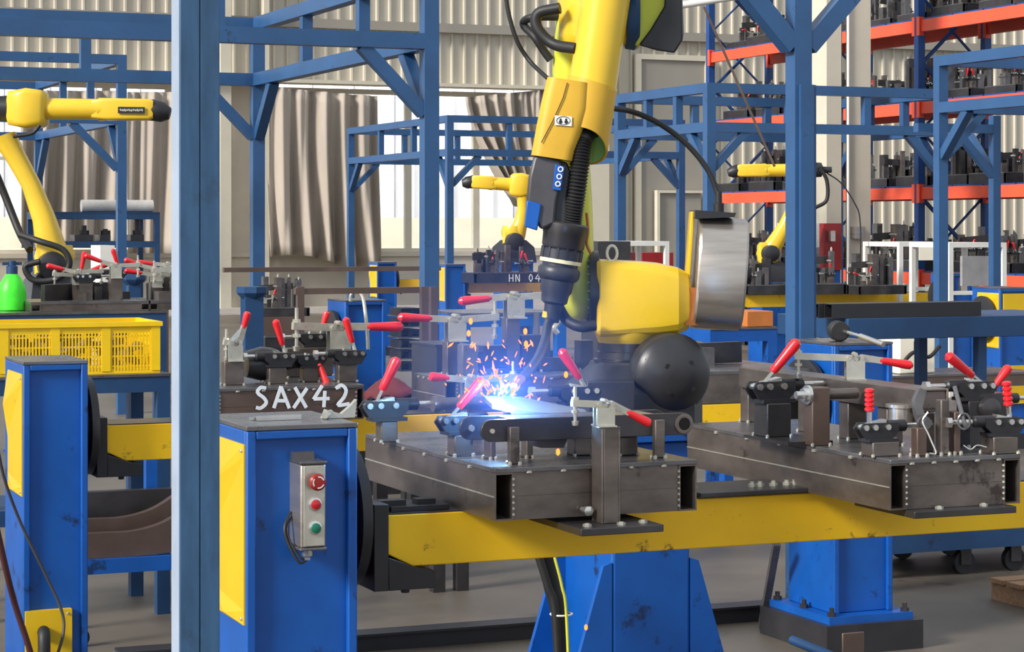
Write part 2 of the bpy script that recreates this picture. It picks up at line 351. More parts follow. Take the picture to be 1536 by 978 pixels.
# ================= PALLET RACK =================
RX, RD = 15.5, 1.0; RYS = [21.05, 23.9, 26.75, 29.6]; LV = [1.02, 2.1, 3.18, 4.22, 5.3]
rk = thing('pallet_rack', 'tall blue and orange pallet rack loaded with dark fixtures at right', 'rack', (RX, 25, 0))
for y in RYS:
    for dx in (0, RD):
        obj('upright', MB().box((RX+dx-.05, y-.05, FL), (RX+dx+.05, y-.02, 6.4)).box((RX+dx-.05, y-.02, FL), (RX+dx-.035, y+.05, 6.4)).box((RX+dx+.035, y-.02, FL), (RX+dx+.05, y+.05, 6.4)), BRACK, rk)
    for k in range(7):
        z = .25+k*.86; s = k % 2
        obj('cross_brace', MB().bar((RX+.05+(.9 if s else 0), y, z), (RX+.05+(0 if s else .9), y, z+.84), .04, .04), BRACK, rk)
        obj('cross_brace', MB().bar((RX+.05+(0 if s else .9), y+.03, z), (RX+.05+(.9 if s else 0), y+.03, z+.84), .04, .02), BRACK, rk)
for i in range(3):
    for z in LV:
        for dx in (0, RD):
            obj('rack_beam', MB().box((RX+dx-.03, RYS[i]+.06, z-.15), (RX+dx+.03, RYS[i+1]-.06, z-.09)).box((RX+dx-.025, RYS[i]+.06, z-.09), (RX+dx+.03, RYS[i+1]-.06, z)), ORG, rk)
            for y in (RYS[i]+.055, RYS[i+1]-.055): obj('beam_connector', MB().box((RX+dx-.062, y-.03, z-.2), (RX+dx-.05, y+.03, z+.04)).box((RX+dx-.05, y-.005, z-.2), (RX+dx+.03, y+.005, z+.04)), ORG, rk)
        for k in range(4):
            y = RYS[i]+.12+k*.66; obj('shelf_panel', MB().box((RX-.02, y, z+.001), (RX+RD+.02, y+.63, z+.02)), BRACK, rk)
# ================= CLAMPS =================
def handle_mb(p, v, L, r, ribbed=False):
    v = V(v).normalized(); mb = MB()
    if ribbed:
        pr = []
        for k in range(5): t = k*L/5; pr += [(t, r*.75), (t+L*.06, r*1.1), (t+L*.14, r*1.1), (t+L*.19, r*.75)]
        pr.append((L, r*.5)); mb.lathe(p, v, pr, 12)
    else: mb.lathe(p, v, [(0, r*.6), (L*.04, r*.85), (L*.2, r*.9), (L*.45, r), (L*.8, r*1.18), (L*.93, r*1.1), (L, r*.5)], 12)
    return mb
def hclamp(par, p, u, hv, s=1.0, rod=.09, hL=.075, ribbed=False, body=None):
    """push-pull clamp: p top centre of its post, u plunger direction, hv handle direction"""
    p = V(p); u = V(u).normalized(); sd = u.cross(Z_).normalized(); hv = V(hv).normalized()
    mb = MB().bar(p+Z_*.004*s-u*.04*s, p+Z_*.004*s+u*.04*s, .05*s, .008*s)
    mb.prism([p+sd*.017*s+u*a*s+Z_*b*s for a, b in ((-.06, .03), (-.045, .008), (.03, .008), (.045, .022), (.045, .044), (-.05, .044))], sd*-.006*s)
    mb.prism([p-sd*.011*s+u*a*s+Z_*b*s for a, b in ((-.06, .03), (-.045, .008), (.03, .008), (.045, .022), (.045, .044), (-.05, .044))], sd*-.006*s)
    mb.lathe(p+u*.02*s+Z_*.035*s, u, [(0, .014*s), (.05*s, .014*s), (.054*s, .009*s)], 14)
    c = obj('toggle_clamp', mb, body or BLK, par)
    ch = MB().cyl(p+u*.0*s+Z_*.035*s, p+u*(.07+rod)*s+Z_*.035*s, .006*s, 10).lathe(p+u*(.07+rod)*s+Z_*.035*s, u, [(0, .013*s), (.012*s, .013*s)], 6)
    for a in (-.045, -.02, .015): ch.cyl(p+u*a*s+Z_*.034*s+sd*.022*s, p+u*a*s+Z_*.034*s-sd*.022*s, .007*s, 8)
    ch.bar(p-u*.025*s+Z_*.04*s, p-u*.025*s+Z_*.04*s+hv*.035*s, .012*s, .006*s)
    ch.bar(p-u*.045*s+Z_*.034*s, p+u*.015*s+Z_*.046*s, .022*s, .012*s)
    obj('plunger', ch, CHR, c); obj('handle', handle_mb(p-u*.025*s+Z_*.04*s+hv*.03*s, hv, hL*s, .0105*s, ribbed), RED, c)
    return c
def vclamp(par, p, u, hv, s=1.0, arm=.1, hL=.1, m=None):
    """hold-down clamp: bent sheet foot, arm along u with a spindle, handle along hv"""
    p = V(p); u = V(u).normalized(); sd = u.cross(Z_).normalized(); hv = V(hv).normalized(); mb = MB()
    for k in (1, -1):
        o = p+sd*.014*k*s
        mb.prism([o+u*a*s+Z_*b*s for a, b in ((-.026, 0), (.026, 0), (.026, .052), (.018, .07), (.004, .052), (-.01, .052), (-.02, .07), (-.026, .052))], sd*.004*k*s)
        mb.box(*[(lambda c, e: c)(0, 0)]*0) if False else mb.bar(p+sd*.026*k*s-u*.026*s+Z_*.002*s, p+sd*.026*k*s+u*.026*s+Z_*.002*s, .022*s, .004*s)
    c = obj('toggle_clamp', mb, m or ZINC, par)
    h = p+u*.018*s+Z_*.06*s; a2 = MB().bar(h-u*.01*s, h+u*arm*s+Z_*.006*s, .02*s, .018*s)
    e = h+u*(arm-.01)*s; a2.cyl(e-Z_*.05*s, e+Z_*.05*s, .0045*s, 10).lathe(e+Z_*.014*s, Z_, [(0, .01*s), (.008*s, .01*s)], 6).lathe(e-Z_*.022*s, Z_, [(0, .01*s), (.008*s, .01*s)], 6).lathe(e-Z_*.056*s, Z_, [(0, .008*s), (.012*s, .01*s)], 12)
    b = p-u*.018*s+Z_*.062*s; a2.bar(h, b+hv*.05*s, .012*s, .016*s).bar(b, b+hv*.06*s, .016*s, .018*s)
    for q in (h, b, (h+b)/2+Z_*.01*s): a2.cyl(q+sd*.02*s, q-sd*.02*s, .006*s, 8)
    obj('clamp_arm', a2, m or ZINC, c); obj('handle', handle_mb(b+hv*.05*s, hv, hL*s, .011*s), RED, c)
    return c
def post(par, x0, x1, y0, y1, z0, z1, m=None, name='post'):
    o = obj(name, MB().box((x0, y0, z0), (x1, y1, z1)), m or STL, par, bevel=.003)
    b = MB()
    for x in (x0, x1):
        for y in (y0, y1): b.sphere((x, y, z0+.003), .006, 6)
    obj('weld_bead', b, ZINC, o, kind='stuff'); return o
def jigbase(root, x0, x1, y0, y1, z0, z1, tk=.05, mid=True, m=None):
    pt = .012; zt_ = z1-pt; m = m or STL
    for nm, a, b in (('side_rail', x0, x0+tk), ('side_rail', x1-tk, x1)):
        r = obj(nm, MB().tubebox((a, y0, z0), (b, y1, zt_), 1, .004), m, root)
        if mid: obj('weld_seam', MB().bar((a-.001, y0+.002, (z0+zt_)/2), (a-.001, y1-.002, (z0+zt_)/2), .003, .003).bar((b+.001, y0+.002, (z0+zt_)/2), (b+.001, y1-.002, (z0+zt_)/2), .003, .003), ZINC, r)
    for y in (y0, y1-tk):
        obj('cross_rail', MB().box((x0+tk, y+.004, z0), (x1-tk, y+tk, (z0+zt_)/2-.0008)).box((x0+tk, y+.004, (z0+zt_)/2+.0008), (x1-tk, y+tk, zt_)).box((x0+tk, y+.006, z0+.01), (x1-tk, y+tk-.002, zt_-.01)), m, root)
    obj('top_plate', MB().box((x0, y0-.002, zt_), (x1, y1, z1)), STLG, root, bevel=.0015)
    wb = MB(); n_ = 7
    for x in (x0+tk, x1-tk):
        for k in range(n_): wb.sphere((x, y0+.001, z0+.014+k*(zt_-z0-.03)/(n_-1)), .0042, 6)
    for k in range(1, 6): wb.sphere((x0-.002, y0+(y1-y0)*k/6, zt_), .007, 6, (.8, 1.6, .8)); wb.sphere((x0+(x1-x0)*k/6, y0, zt_), .006, 6, (1.6, .8, .8))
    obj('weld_beads', wb, ZINC, root, kind='stuff')
# ================= STATION COLUMNS =================
CW, CDp, CH = .28, .38, 1.12
def column(lab, X, Y, disc=1, box=False, front_yellow=False, w_=CW, side=True):
    """X,Y front-left corner"""
    r = thing('positioner_column', lab, 'machine column', (X+w_/2, Y+CDp/2, 0)); t = .024
    b = MB().box((X, Y+.02, .0), (X+w_, Y+CDp, CH-.012)).box((X, Y, .0), (X+t, Y+.02, CH-.012)).box((X+w_-t, Y, .0), (X+w_, Y+.02, CH-.012)).box((X+t, Y, CH-.034), (X+w_-t, Y+.02, CH-.012))
    obj('body', b, BLUE, r, bevel=.004)
    obj('top_plate', MB().box((X-.001, Y-.001, CH-.012), (X+w_+.001, Y+CDp, CH)), STLG, r, bevel=.002)
    if side:
        sp = MB().prism([V((X-.004, Y+y, z)) for y, z in ((.012, .64), (.30, .64), (.30, CH-.045), (.012, CH-.045))], (.004, 0, 0))
        sp.add([(X-.004, Y+.012, CH-.045), (X-.004, Y+.30, CH-.045), (X-.004, Y+.30, CH-.29), (X-.004, Y+.012, CH-.075), (X-.022, Y+.30, CH-.17)], [(0, 1, 4), (1, 2, 4), (2, 3, 4), (3, 0, 4), (0, 3, 2, 1)])
        sp.add([(X-.004, Y+.012, .64), (X-.004, Y+.30, .64), (X-.004, Y+.30, .70), (X-.004, Y+.012, .675), (X-.014, Y+.16, .65)], [(0, 1, 4), (1, 2, 4), (2, 3, 4), (3, 0, 4), (0, 3, 2, 1)])
        p_ = obj('side_panel', sp, YELC, r, sharp=5)
        for z_ in (CH-.06, .655): obj('screw', MB().lathe((X-.005, Y+.025, z_), (-1, 0, 0), [(-.002, .005), (.003, .005), (.005, .003)], 10), ZINC, p_)
    if front_yellow:
        for z0, z1 in ((.80, 1.07), (.20, .50)): obj('front_panel', MB().box((X+.03, Y-.006, z0), (X+w_-.03, Y+.02, z1)), YELC, r)
    obj('foot_flange', MB().box((X-.06, Y-.06, -.03), (X+w_+.06, Y+CDp+.06, .0)), BLUE, r)
    fb = MB()
    for x in (X-.035, X+w_+.035):
        for y in (Y-.035, Y+CDp/2, Y+CDp+.035): fb.lathe((x, y, .0), Z_, [(0, .018), (.016, .018), (.016, .01), (.035, .01)], 6)
    obj('anchor_bolts', fb, STLD, r)
    obj('base_block', MB().box((X-.09, Y-.09, FL), (X+w_+.09, Y+CDp+.09, -.03)), BLKM, r)
    if disc:
        cx = X+w_ if disc > 0 else X; a = 1 if disc > 0 else -1
        obj('faceplate', MB().lathe((cx, Y+.19, .87), (a, 0, 0), [(0, .12), (.02, .12), (.02, .178), (.045, .18), (.05, .165), (.056, .08)], 40), BLK, r)
    return r
def beam(lab, x0, x1, Y, zb=.743, z1=.875, dp=.2, ends=True):
    r = thing('positioner_beam', lab, 'machine beam', ((x0+x1)/2, Y+dp/2, zb-.06))
    pf = [(x0+.07, zb), (x1-.07, zb), (x1, zb+.035), (x1, z1), (x0, z1), (x0, zb+.035)]
    obj('beam_body', MB().prism([V((a, Y, b)) for a, b in pf], (0, dp, 0)), YEL, r, bevel=.003)
    obj('beam_top_plate', MB().box((x0+.01, Y+.002, z1), (x1-.01, Y+dp-.002, z1+.004)), STLD, r)
    for x, s in ((x0, -1), (x1, 1)):
        m = MB().prism([V((x+s*a, Y-.02, b)) for a, b in ((.04, zb-.055), (.001, zb-.055), (.001, z1+.03), (.04, z1+.03))], (0, dp+.04, 0))
        m.prism([V((x+s*a, Y-.02, b)) for a, b in ((.001, zb-.055), (-.125, zb-.055), (-.125, zb-.012), (-.085, zb-.004), (.001, zb+.028))], (0, dp+.04, 0))
        m.lathe((x-s*.06, Y+.03, zb-.07), Z_, [(0, .012), (.016, .012)], 6); m.lathe((x+s*.04, Y+dp/2, (zb+z1)/2), (s, 0, 0), [(0, .1), (.012, .1)], 20)
        obj('end_bracket', m, BLK, r, bevel=.002)
    return r
FY = 5.14; CXA = xY(370, FY)
column('bright blue box column carrying the push button station, right of the nearest post', CXA, FY, 1)
BX0 = xY(580, 5.24)
beam('near yellow positioner beam running across the picture under the two front jigs', BX0, 4.35, 5.24)
column('blue box column beyond the right edge holding the far end of the near yellow beam', 4.47, FY, -1)
BY = 7.9; xb0 = xY(35, BY)
column('dark shaded blue box column at the far left edge', xb0, BY, 1, w_=xY(132, BY)-xb0)
BBX0 = xb0+.2394+.11
beam('second yellow positioner beam further back, behind the jigs and the large robot', xY(160, 8.0), xY(1182, 8.0)-.10, 8.0)
column('blue box column behind the right jig with a mallet lying on top', xY(1252, BY), BY, -1, side=False)
# bottom left yellow plate and cables on the left column
cx0 = xb0; r_ = obj('cable_entry_plate', MB().box((xY(38, BY-.01), BY-.012, zD(978, 7.85)-.05), (xY(108, BY-.01), BY+.018, zD(916, 7.85))), YELC, label='yellow plate with cable hole low on the left column', cat='plate')
obj('screw', MB().lathe(aY(102, 920, BY-.012), (0, -1, 0), [(0, .006), (.004, .004)], 8), ZINC, r_)
obj('cable', MB().tube(smooth([aY(66, 950, BY-.012)+Y_*.02, aY(66, 952, BY-.07), aY(66, 1000, BY-.09), aY(64, 1090, BY-.1)]), .022, 12), RUB, label='thick black cable leaving the hole in the yellow plate', cat='cable')
obj('cable', MB().tube(smooth([aY(-15, 540, BY-.35), aY(-2, 680, BY-.2), aY(25, 770, BY-.1), aY(70, 865, BY-.05), aY(92, 915, BY-.04), aY(95, 950, BY-.05), aY(80, 1000, BY-.06)]), .0055, 8), GRYC, label='thin grey cable drooping across the left blue column', cat='cable')
obj('cable', MB().tube(smooth([aY(-12, 760, BY-.4), aY(8, 850, BY-.35), aY(22, 905, BY-.3), aY(40, 960, BY-.28), aY(55, 1010, BY-.26)]), .011, 10), mat('dark_red_hose', (74, 36, 38), .5), label='dark red hose hanging at the lower left corner', cat='hose')
# push button station
bx, by = aY(433, 760, FY).x, FY; zt_, zb_ = zD(697, 5.28), zD(822, 5.28); xw = xY(491, FY-.08)
r_ = thing('push_button_station', 'grey metal push button station with three buttons on the bright blue column', 'control box', (xw-.03, FY, zb_))
x1 = xY(491, FY-.085); x0 = xY(453, FY-.085); yf = FY-.075
obj('enclosure', MB().box((x0, yf, zb_), (x1, FY+.021, zt_)), ALU, r_, bevel=.005)
obj('end_cap', MB().box((x0-.002, yf-.002, zt_), (x1+.002, FY+.018, zt_+.007)), STLG, r_, bevel=.002); obj('end_cap', MB().box((x0-.002, yf-.002, zb_-.007), (x1+.002, FY+.018, zb_)), STLG, r_, bevel=.002)
obj('mounting_ear', MB().box((x0+.002, FY-.012, zt_+.007), (x1-.01, FY+.02, zt_+.024)), STLG, r_)
obj('front_plate', MB().box((x0+.007, yf-.003, zb_+.004), (x1-.004, yf, zt_-.004)), ZINC, r_, bevel=.001)
xc = (x0+x1)/2+.003
for py, nm, m in ((728, 'emergency_stop_button', ESTOP), (763, 'push_button', BTNR), (799, 'push_button', GRN)):
    c = V((xc, yf-.003, zD(py, 5.2))); big = nm[0] == 'e'
    bz = obj('button_bezel', MB().lathe(c, (0, -1, 0), [(0, .0165), (.004, .0165), (.006, .013)], 24), BLK if big else CHR, r_)
    if big: obj(nm, MB().lathe(c, (0, -1, 0), [(.003, .011), (.014, .011), (.016, .0205), (.024, .0205), (.028, .016), (.0285, .004)], 28), m, r_, label='red mushroom button with a white arrow ring'); \
        obj('arrow_ring', MB().add(*(lambda P, Q: (P, Q))([c+V((math.cos(a)*r, -.0292, math.sin(a)*r)) for k in range(3) for j in range(7) for a in [math.radians(20+k*120+j*13)] for r in (.0118, .0148)], [(k*14+j*2, k*14+j*2+1, k*14+j*2+3, k*14+j*2+2) for k in range(3) for j in range(6)])), WHITE, bz)
    else: obj(nm, MB().lathe(c, (0, -1, 0), [(.003, .012), (.010, .012), (.0115, .009), (.012, .001)], 24), m, r_, label='red push button' if m is BTNR else 'green push button')
g = V((xc-.01, yf+.03, zb_-.007)); obj('cable_gland', MB().lathe(g, (0, 0, -1), [(0, .011), (.006, .011), (.006, .013), (.016, .013), (.02, .008), (.026, .008)], 6), CHR, r_)
obj('cable', MB().tube(smooth([g-Z_*.026, g+V((-.02, 0, -.03)), aY(432, 815, FY-.03), aY(427, 790, FY-.02), aY(436, 768, FY+.0)]), .0035, 8).tube(smooth([g-Z_*.024, g+V((-.015, 0, -.02)), aY(436, 815, FY-.03), aY(431, 792, FY-.02), aY(438, 775, FY+.0)]), .003, 8), RUB, r_)
# small things on the front column
tz = CH+.001
q = aY(412, 614, FY+.1); obj('steel_bar', MB().box((xY(376, FY+.16), FY+.15, tz), (xY(449, FY+.16), FY+.175, tz+.006)).box((xY(386, FY+.13), FY+.13, tz+.0), (xY(452, FY+.13), FY+.14, tz+.012)), CHR, label='flat bright steel bar lying on top of the bright blue column', cat='bar')
qx = xY(505, FY+.14); b_ = MB().prism([V((qx+a, FY+.13, tz+b)) for a, b in ((-.04, 0), (.045, 0), (.05, .045), (.035, .03), (.01, .01), (-.03, .022))], (0, .02, 0)).cyl((qx-.04, FY+.11, tz+.01), (qx-.01, FY+.16, tz+.01), .009)
obj('bent_bracket', b_, ZINC, label='bent grey metal bracket scrap on top of the bright blue column', cat='bracket')
# base rail on the floor
obj('floor_channel', MB().box((1.9, 8.62, FL), (5.4, 8.66, -.085)).box((1.9, 8.60, -.085), (5.4, 8.72, -.075)), BLK, label='black steel channel lying along the floor under the second yellow beam', cat='channel')
# ================= FRONT LEFT JIG (being welded) =================
JZ0, JZ1 = .879, 1.008
j1 = thing('welding_jig', 'steel welding jig under the torch, holding rounded link plates, on the near yellow beam', 'jig', (2.3, 5.3, JZ0))
jy = 5.005; jx0 = xY(742, jy); jx1 = xY(1045, jy); jyb = yX(548, jx0)
jigbase(j1, jx0, jx1, jy, jyb, JZ0, JZ1)
def P1(px, py, Y): return aY(px, py, Y)
# post A back-left and clamp
def pst(root, pa, pb, Y, dpth, z0, z1, m=None): return post(root, xY(pa, Y), xY(pb, Y), Y, Y+dpth, z0, z1, m)
ya = 5.72; ztp = zD(625, 6.2)
pst(j1, 572, 597, ya, .05, JZ1, ztp); hclamp(j1, V(((xY(572, ya)+xY(597, ya))/2, ya+.025, ztp)), (1, 0, 0), (.35, -.1, .75), 1.25, .06, .08)
obj('pivot_pin', MB().lathe(P1(655, 606, 5.72), (1, 0, 0), [(-.012, .022), (0, .024), (.01, .02), (.02, .017), (.16, .017), (.17, .014), (.30, .014)], 20), STL, j1)
yb = 5.30; z2 = zD(652, 5.7)
pst(j1, 682, 710, yb, .055, JZ1, z2); hclamp(j1, V(((xY(682, yb)+xY(710, yb))/2, yb+.03, z2)), (1, .1, 0), (.52, -.1, .62), 1.1, .05, .09)
# front standing tube with hold-down clamp
yf = jy-.066; z3 = zD(640, 5.46); fx0, fx1 = xY(903, yf), xY(931, yf)
obj('post', MB().tubebox((fx0, yf, JZ0-.012), (fx1, yf+.062, z3), 2, .005).box((fx0+.004, yf+.004, z3-.006), (fx1-.004, yf+.058, z3-.001)), STL, j1, bevel=.002)
obj('bolt', MB().lathe(aY(881, 766, jy-.03), (0, -1, 0), [(-.03, .008), (0, .008), (0, .013), (.01, .013), (.012, .007)], 6), CHR, j1)
vclamp(j1, V(((fx0+fx1)/2-.006, yf+.03, z3)), (-1, .12, 0), (.85, -.05, -.42), .9, .075, .085)
# mounting plates between jig and beam
def mplate(root, pa, pb, Y0, Y1, z, bolts):
    r = obj('mounting_plate', MB().box((xY(pa, Y0), Y0, z-.018), (xY(pb, Y0), Y1, z)), STLD, root, bevel=.002)
    for u, v in bolts: obj('bolt', MB().lathe((xY(pa, Y0)+(xY(pb, Y0)-xY(pa, Y0))*u, Y0+(Y1-Y0)*v, z), Z_, [(0, .011), (.006, .011), (.006, .006), (.008, .006)], 6), ZINC, r)
mplate(j1, 872, 996, jy-.13, jy+.2, JZ0-.012, ((.15, .12), (.55, .1), (.85, .15)))
obj('clamp_bar', MB().box((BX0+.02, 5.26, .880), (jx0-.02, 5.40, .892)).box((BX0+.0, 5.29, .892), (BX0+.07, 5.33, .905)).box((BX0+.1, 5.29, .892), (BX0+.15, 5.33, .905)), BLK, label='black bolted clamp plate on the left end of the near yellow beam', cat='plate')
# work piece: two rounded link plates and cross tube
def link(px0, px1, py0, py1, Y, th, hole=None):
    a, b = aY(px0, (py0+py1)/2, Y), aY(px1, (py0+py1)/2, Y); r = (zD(py0, a.length if 0 else (a-CAM).dot(FW))-zD(py1, (a-CAM).dot(FW)))/2
    zc = (a.z+b.z)/2; pts = []
    for k in range(13): t = math.pi/2+math.pi*k/12; pts.append(V((a.x+r+math.cos(t)*r, Y, zc+math.sin(t)*r)))
    for k in range(13): t = -math.pi/2+math.pi*k/12; pts.append(V((b.x-r+math.cos(t)*r, Y, zc+math.sin(t)*r)))
    return MB().prism(pts, (0, th, 0)), zc, r, a.x, b.x
wp = thing('work_piece', 'dark steel link arm work piece with rounded ends clamped on the left jig', 'work piece', (2.3, 5.12, JZ1+.05))
mb, zc, rr, ax, bx_ = link(722, 1040, 624, 658, 5.09, .012); o = obj('link_plate', mb, STLD, wp, bevel=.0015)
obj('boss_ring', MB().lathe((bx_-rr, 5.09, zc), (0, -1, 0), [(-.001, rr*.92), (.004, rr*.92), (.005, rr*.75), (.005, rr*.7)], 28), STL, o)
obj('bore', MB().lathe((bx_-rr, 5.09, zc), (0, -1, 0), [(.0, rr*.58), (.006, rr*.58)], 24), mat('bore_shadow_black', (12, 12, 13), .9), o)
obj('pin', MB().lathe((ax+rr, 5.09, zc), (0, -1, 0), [(0, .006), (.006, .006)], 12), ZINC, o)
mb, zc2, rr2, ax2, b2 = link(690, 1000, 619, 655, 5.24, .012); o = obj('link_plate', mb, STLD, wp, bevel=.0015)
obj('pin', MB().lathe((ax2+rr2, 5.24, zc2), (0, -1, 0), [(0, .008), (.006, .008)], 12), ZINC, o)
obj('cross_tube', MB().cyl((ax2+.25, 5.10, zc2+.0), (ax2+.25, 5.24, zc2+.0), .018, 20).cyl((ax2+.48, 5.10, zc2), (ax2+.48, 5.24, zc2), .018, 20), STL, wp)
obj('web_plate', MB().box((ax2+.1, 5.10, zc2+.022), (ax2+.50, 5.24, zc2+.030)), STLG, wp, bevel=.001)
obj('weld_strip', MB().loft([[aY(a, b, 5.27)+Y_*d for a, b, d in ((738, 606, 0), (738, 596, .06), (790, 597, .06), (888, 616, .05), (888, 624, 0), (790, 617, 0))], [aY(a, b, 5.27)+Y_*d-Z_*.012 for a, b, d in ((738, 606, 0), (738, 596, .06), (790, 597, .06), (888, 616, .05), (888, 624, 0), (790, 617, 0))]]), mat('weld_strip_steel', (112, 112, 116), .5, .1), wp, label='pale plate strip being welded')
obj('web_gusset', MB().box((ax2+.06, 5.29, zc2-.03), (ax2+.46, 5.30, zc2+.018)), STL, wp)
obj('lower_boss', MB().prism([aY(a, b, 5.10) for a, b in ((806, 656), (852, 656), (846, 672), (812, 672))], (0, .08, 0)), STLD, wp)
for a, b, Y, z1, d in ((765, 780, 5.07, zD(640, 5.5), .02), (983, 998, 5.07, zD(632, 5.6), .02), (736, 744, 5.2, zD(656, 5.6), .05), (930, 957, 5.16, zD(655, 5.7), .05), (790, 800, 5.2, zD(656, 5.6), .04), (862, 888, 5.2, zD(656, 5.6), .05)):
    pst(j1, a, b, Y, d, JZ1, z1-.001 if Y > 5.09 else min(z1, zc+.02))
o = pst(j1, 855, 885, 5.55, .05, JZ1, zD(612, 6.0)); hclamp(j1, V((xY(870, 5.55), 5.575, zD(612, 6.0))), (-1, 0, 0), (-.5, -.1, .65), 1.15, .04, .09)
o = pst(j1, 700, 725, 5.8, .05, JZ1, zD(600, 6.3)); vclamp(j1, V((xY(712, 5.8), 5.825, zD(600, 6.3))), (1, 0, 0), (-.95, 0, .1), 1.0, .12, .06)
# ================= FRONT RIGHT JIG =================
j2 = thing('welding_jig', 'idle steel welding jig at right on the near yellow beam with a long top bar', 'jig', (3.2, 5.2, JZ0))
ky = 4.81; kx0 = xY(1335, ky); kx1 = xY(1530, ky); kyb = yX(1031, kx0)
jigbase(j2, kx0, kx1, ky, kyb, JZ0, JZ1, m=STL)
LX = xY(1375, 4.95); far = yX(1108, LX)
obj('long_bar', MB().tubebox((LX, 4.95, 1.112), (LX+.10, far, 1.172), 1, .006).box((LX+.006, 4.956, 1.118), (LX+.094, 4.962, 1.166)), STL, j2, bevel=.002)
for k, (pa, wd) in enumerate(((1113, .03), (1200, .05), (1262, .06), (1320, .05), (1372, .04))):
    y = yX(pa, LX); post(j2, LX+.01, LX+.01+wd, y-.02, y+.03, JZ1, 1.111)
# clamp on outrigger plate on the left side
ox = kx0; y = yX(1148, kx0)-.0
oy0, oy1 = yX(1225, kx0), yX(1118, kx0)
obj('outrigger_plate', MB().box((kx0-.06, oy0+.05, JZ1), (kx0+.08, oy1-.1, JZ1+.009)), STLD, j2)
cy = (oy0+oy1)/2+.04; zz = zD(603, (V((kx0, cy, 0))).dot(FW))
post(j2, kx0-.045, kx0+.03, cy-.05, cy+.03, JZ1+.009, zz, STLD); hclamp(j2, V((kx0-.005, cy-.01, zz)), (1, .1, 0), (.45, -.2, .6), 1.35, .1, .085)
# bearing post
p0 = aD(1230, 575, 5.98); post(j2, p0.x-.035, p0.x+.02, p0.y-.02, p0.y+.03, JZ1, p0.z-.01, STLB)
c = p0+V((-.035, 0, -.03)); obj('bearing_nut', MB().lathe(c, (-1, 0, 0), [(-.12, .014), (-.0, .014), (0, .026), (.008, .026), (.008, .018), (.02, .018), (.02, .01), (.04, .01)], 20), CHR, j2)
obj('shaft', MB().cyl(c+V((.05, 0, 0)), c+V((.15, -.0, 0)), .015, 16), STL, j2)
# low clamp with ribbed handle, front
q = aD(1326, 662, 5.70); post(j2, q.x-.045, q.x+.035, q.y-.02, q.y+.04, JZ1, q.z, STL); hclamp(j2, V((q.x-.01, q.y+.01, q.z)), (1, 0, 0), (.0, 0, 1), 1.1, .06, .055, True)
obj('bush', MB().lathe(aD(1352, 640, 5.85), Z_, [(0, .034), (.052, .034), (.052, .042), (.06, .042)], 24), ALU, j2)
for pa, pb, D, top, m in ((1376, 1395, 5.68, 642, STLB), (1412, 1428, 5.72, 600, STL), (1432, 1444, 5.74, 618, STLB)):
    a = aD(pa, top, D); b = aD(pb, top, D); post(j2, a.x, b.x, a.y, a.y+.03, JZ1, a.z, m)
# top clamps, right
q = aD(1458, 600, 5.95); post(j2, q.x-.03, q.x+.035, q.y-.03, q.y+.03, JZ1, q.z, STLD); hclamp(j2, V((q.x, q.y, q.z)), (-1, 0, 0), (-.75, -.1, .5), 1.15, .05, .095)
q = aD(1492, 618, 6.15); post(j2, q.x-.03, q.x+.035, q.y-.03, q.y+.03, JZ1, q.z, STLD); hclamp(j2, V((q.x, q.y, q.z)), (1, 0, 0), (.55, -.1, .7), 1.05, .09, .075)
q = aD(1506, 654, 5.76); post(j2, q.x-.045, q.x+.03, q.y-.02, q.y+.04, JZ1, q.z, STL); hclamp(j2, V((q.x-.005, q.y+.01, q.z)), (-1, .1, 0), (-.1, 0, 1), 1.1, .06, .06, True)
obj('bearing_housing', MB().prism([V((kx1-.02, 5.0, z)) + V((a, 0, 0)) for a, z in ((0, JZ1), (.12, JZ1), (.12, 1.15), (.03, 1.15), (0, 1.11))], (0, .06, 0)).lathe((kx1+.03, 4.999, 1.11), (0, -1, 0), [(0, .035), (.02, .03), (.03, .015)], 20), STLD, j2)
# spring hooks
obj('spring_hook', MB().tube(smooth([aD(1392, 618, 5.66), aD(1384, 632, 5.66), aD(1392, 650, 5.66), aD(1398, 664, 5.66), aD(1404, 680, 5.66), aD(1394, 680, 5.66)]), .0022, 6), CHR, j2)
obj('spring_hook', MB().tube(smooth([aD(1445, 668, 5.72), aD(1456, 674, 5.72), aD(1466, 668, 5.72), aD(1480, 671, 5.72)]), .002, 6), CHR, j2)
obj('spring', MB().tube(smooth([aD(1432, 580, 5.75), aD(1440, 610, 5.72), aD(1446, 632, 5.7), aD(1450, 642, 5.7)]), .006, 8).tube([aD(1446+9*math.cos(t), 632+12*math.sin(t), 5.7) for t in [i*.52 for i in range(12)]], .003, 6, True), STLG, j2)
obj('swing_lever', MB().prism([aD(a, b, 5.74) for a, b in ((1380, 582), (1390, 586), (1384, 612), (1392, 632), (1382, 640), (1374, 622), (1372, 600))], Y_*.015).lathe(aD(1385, 635, 5.72), (0, -1, 0), [(0, .02), (.006, .02), (.006, .012), (.02, .012)], 16), STLG, j2)
# big hold-down clamp on the bar's far part
q = V((LX+.045, yX(1270, LX), 1.172)); vclamp(j2, V((LX+.05, yX(1282, LX+.05), 1.172)), (-.93, .36, 0), (.95, -.3, -.16), 1.0, .15, .10)
mplate(j2, 1372, 1525, ky-.04, ky+.25, JZ0-.001, ((.3, .1), (.75, .12)))
m2 = obj('mounting_plate', MB().box((xY(1052, 5.22), 5.22, .880), (xY(1250, 5.22), 5.45, .892)), STLD, j2, bevel=.002)
for px in (1128, 1140, 1160, 1180, 1192): obj('bolt', MB().lathe(V((xY(px, 5.3), 5.3, .892)), Z_, [(0, .011), (.008, .011), (.008, .006), (.014, .006)], 6), ZINC, m2)
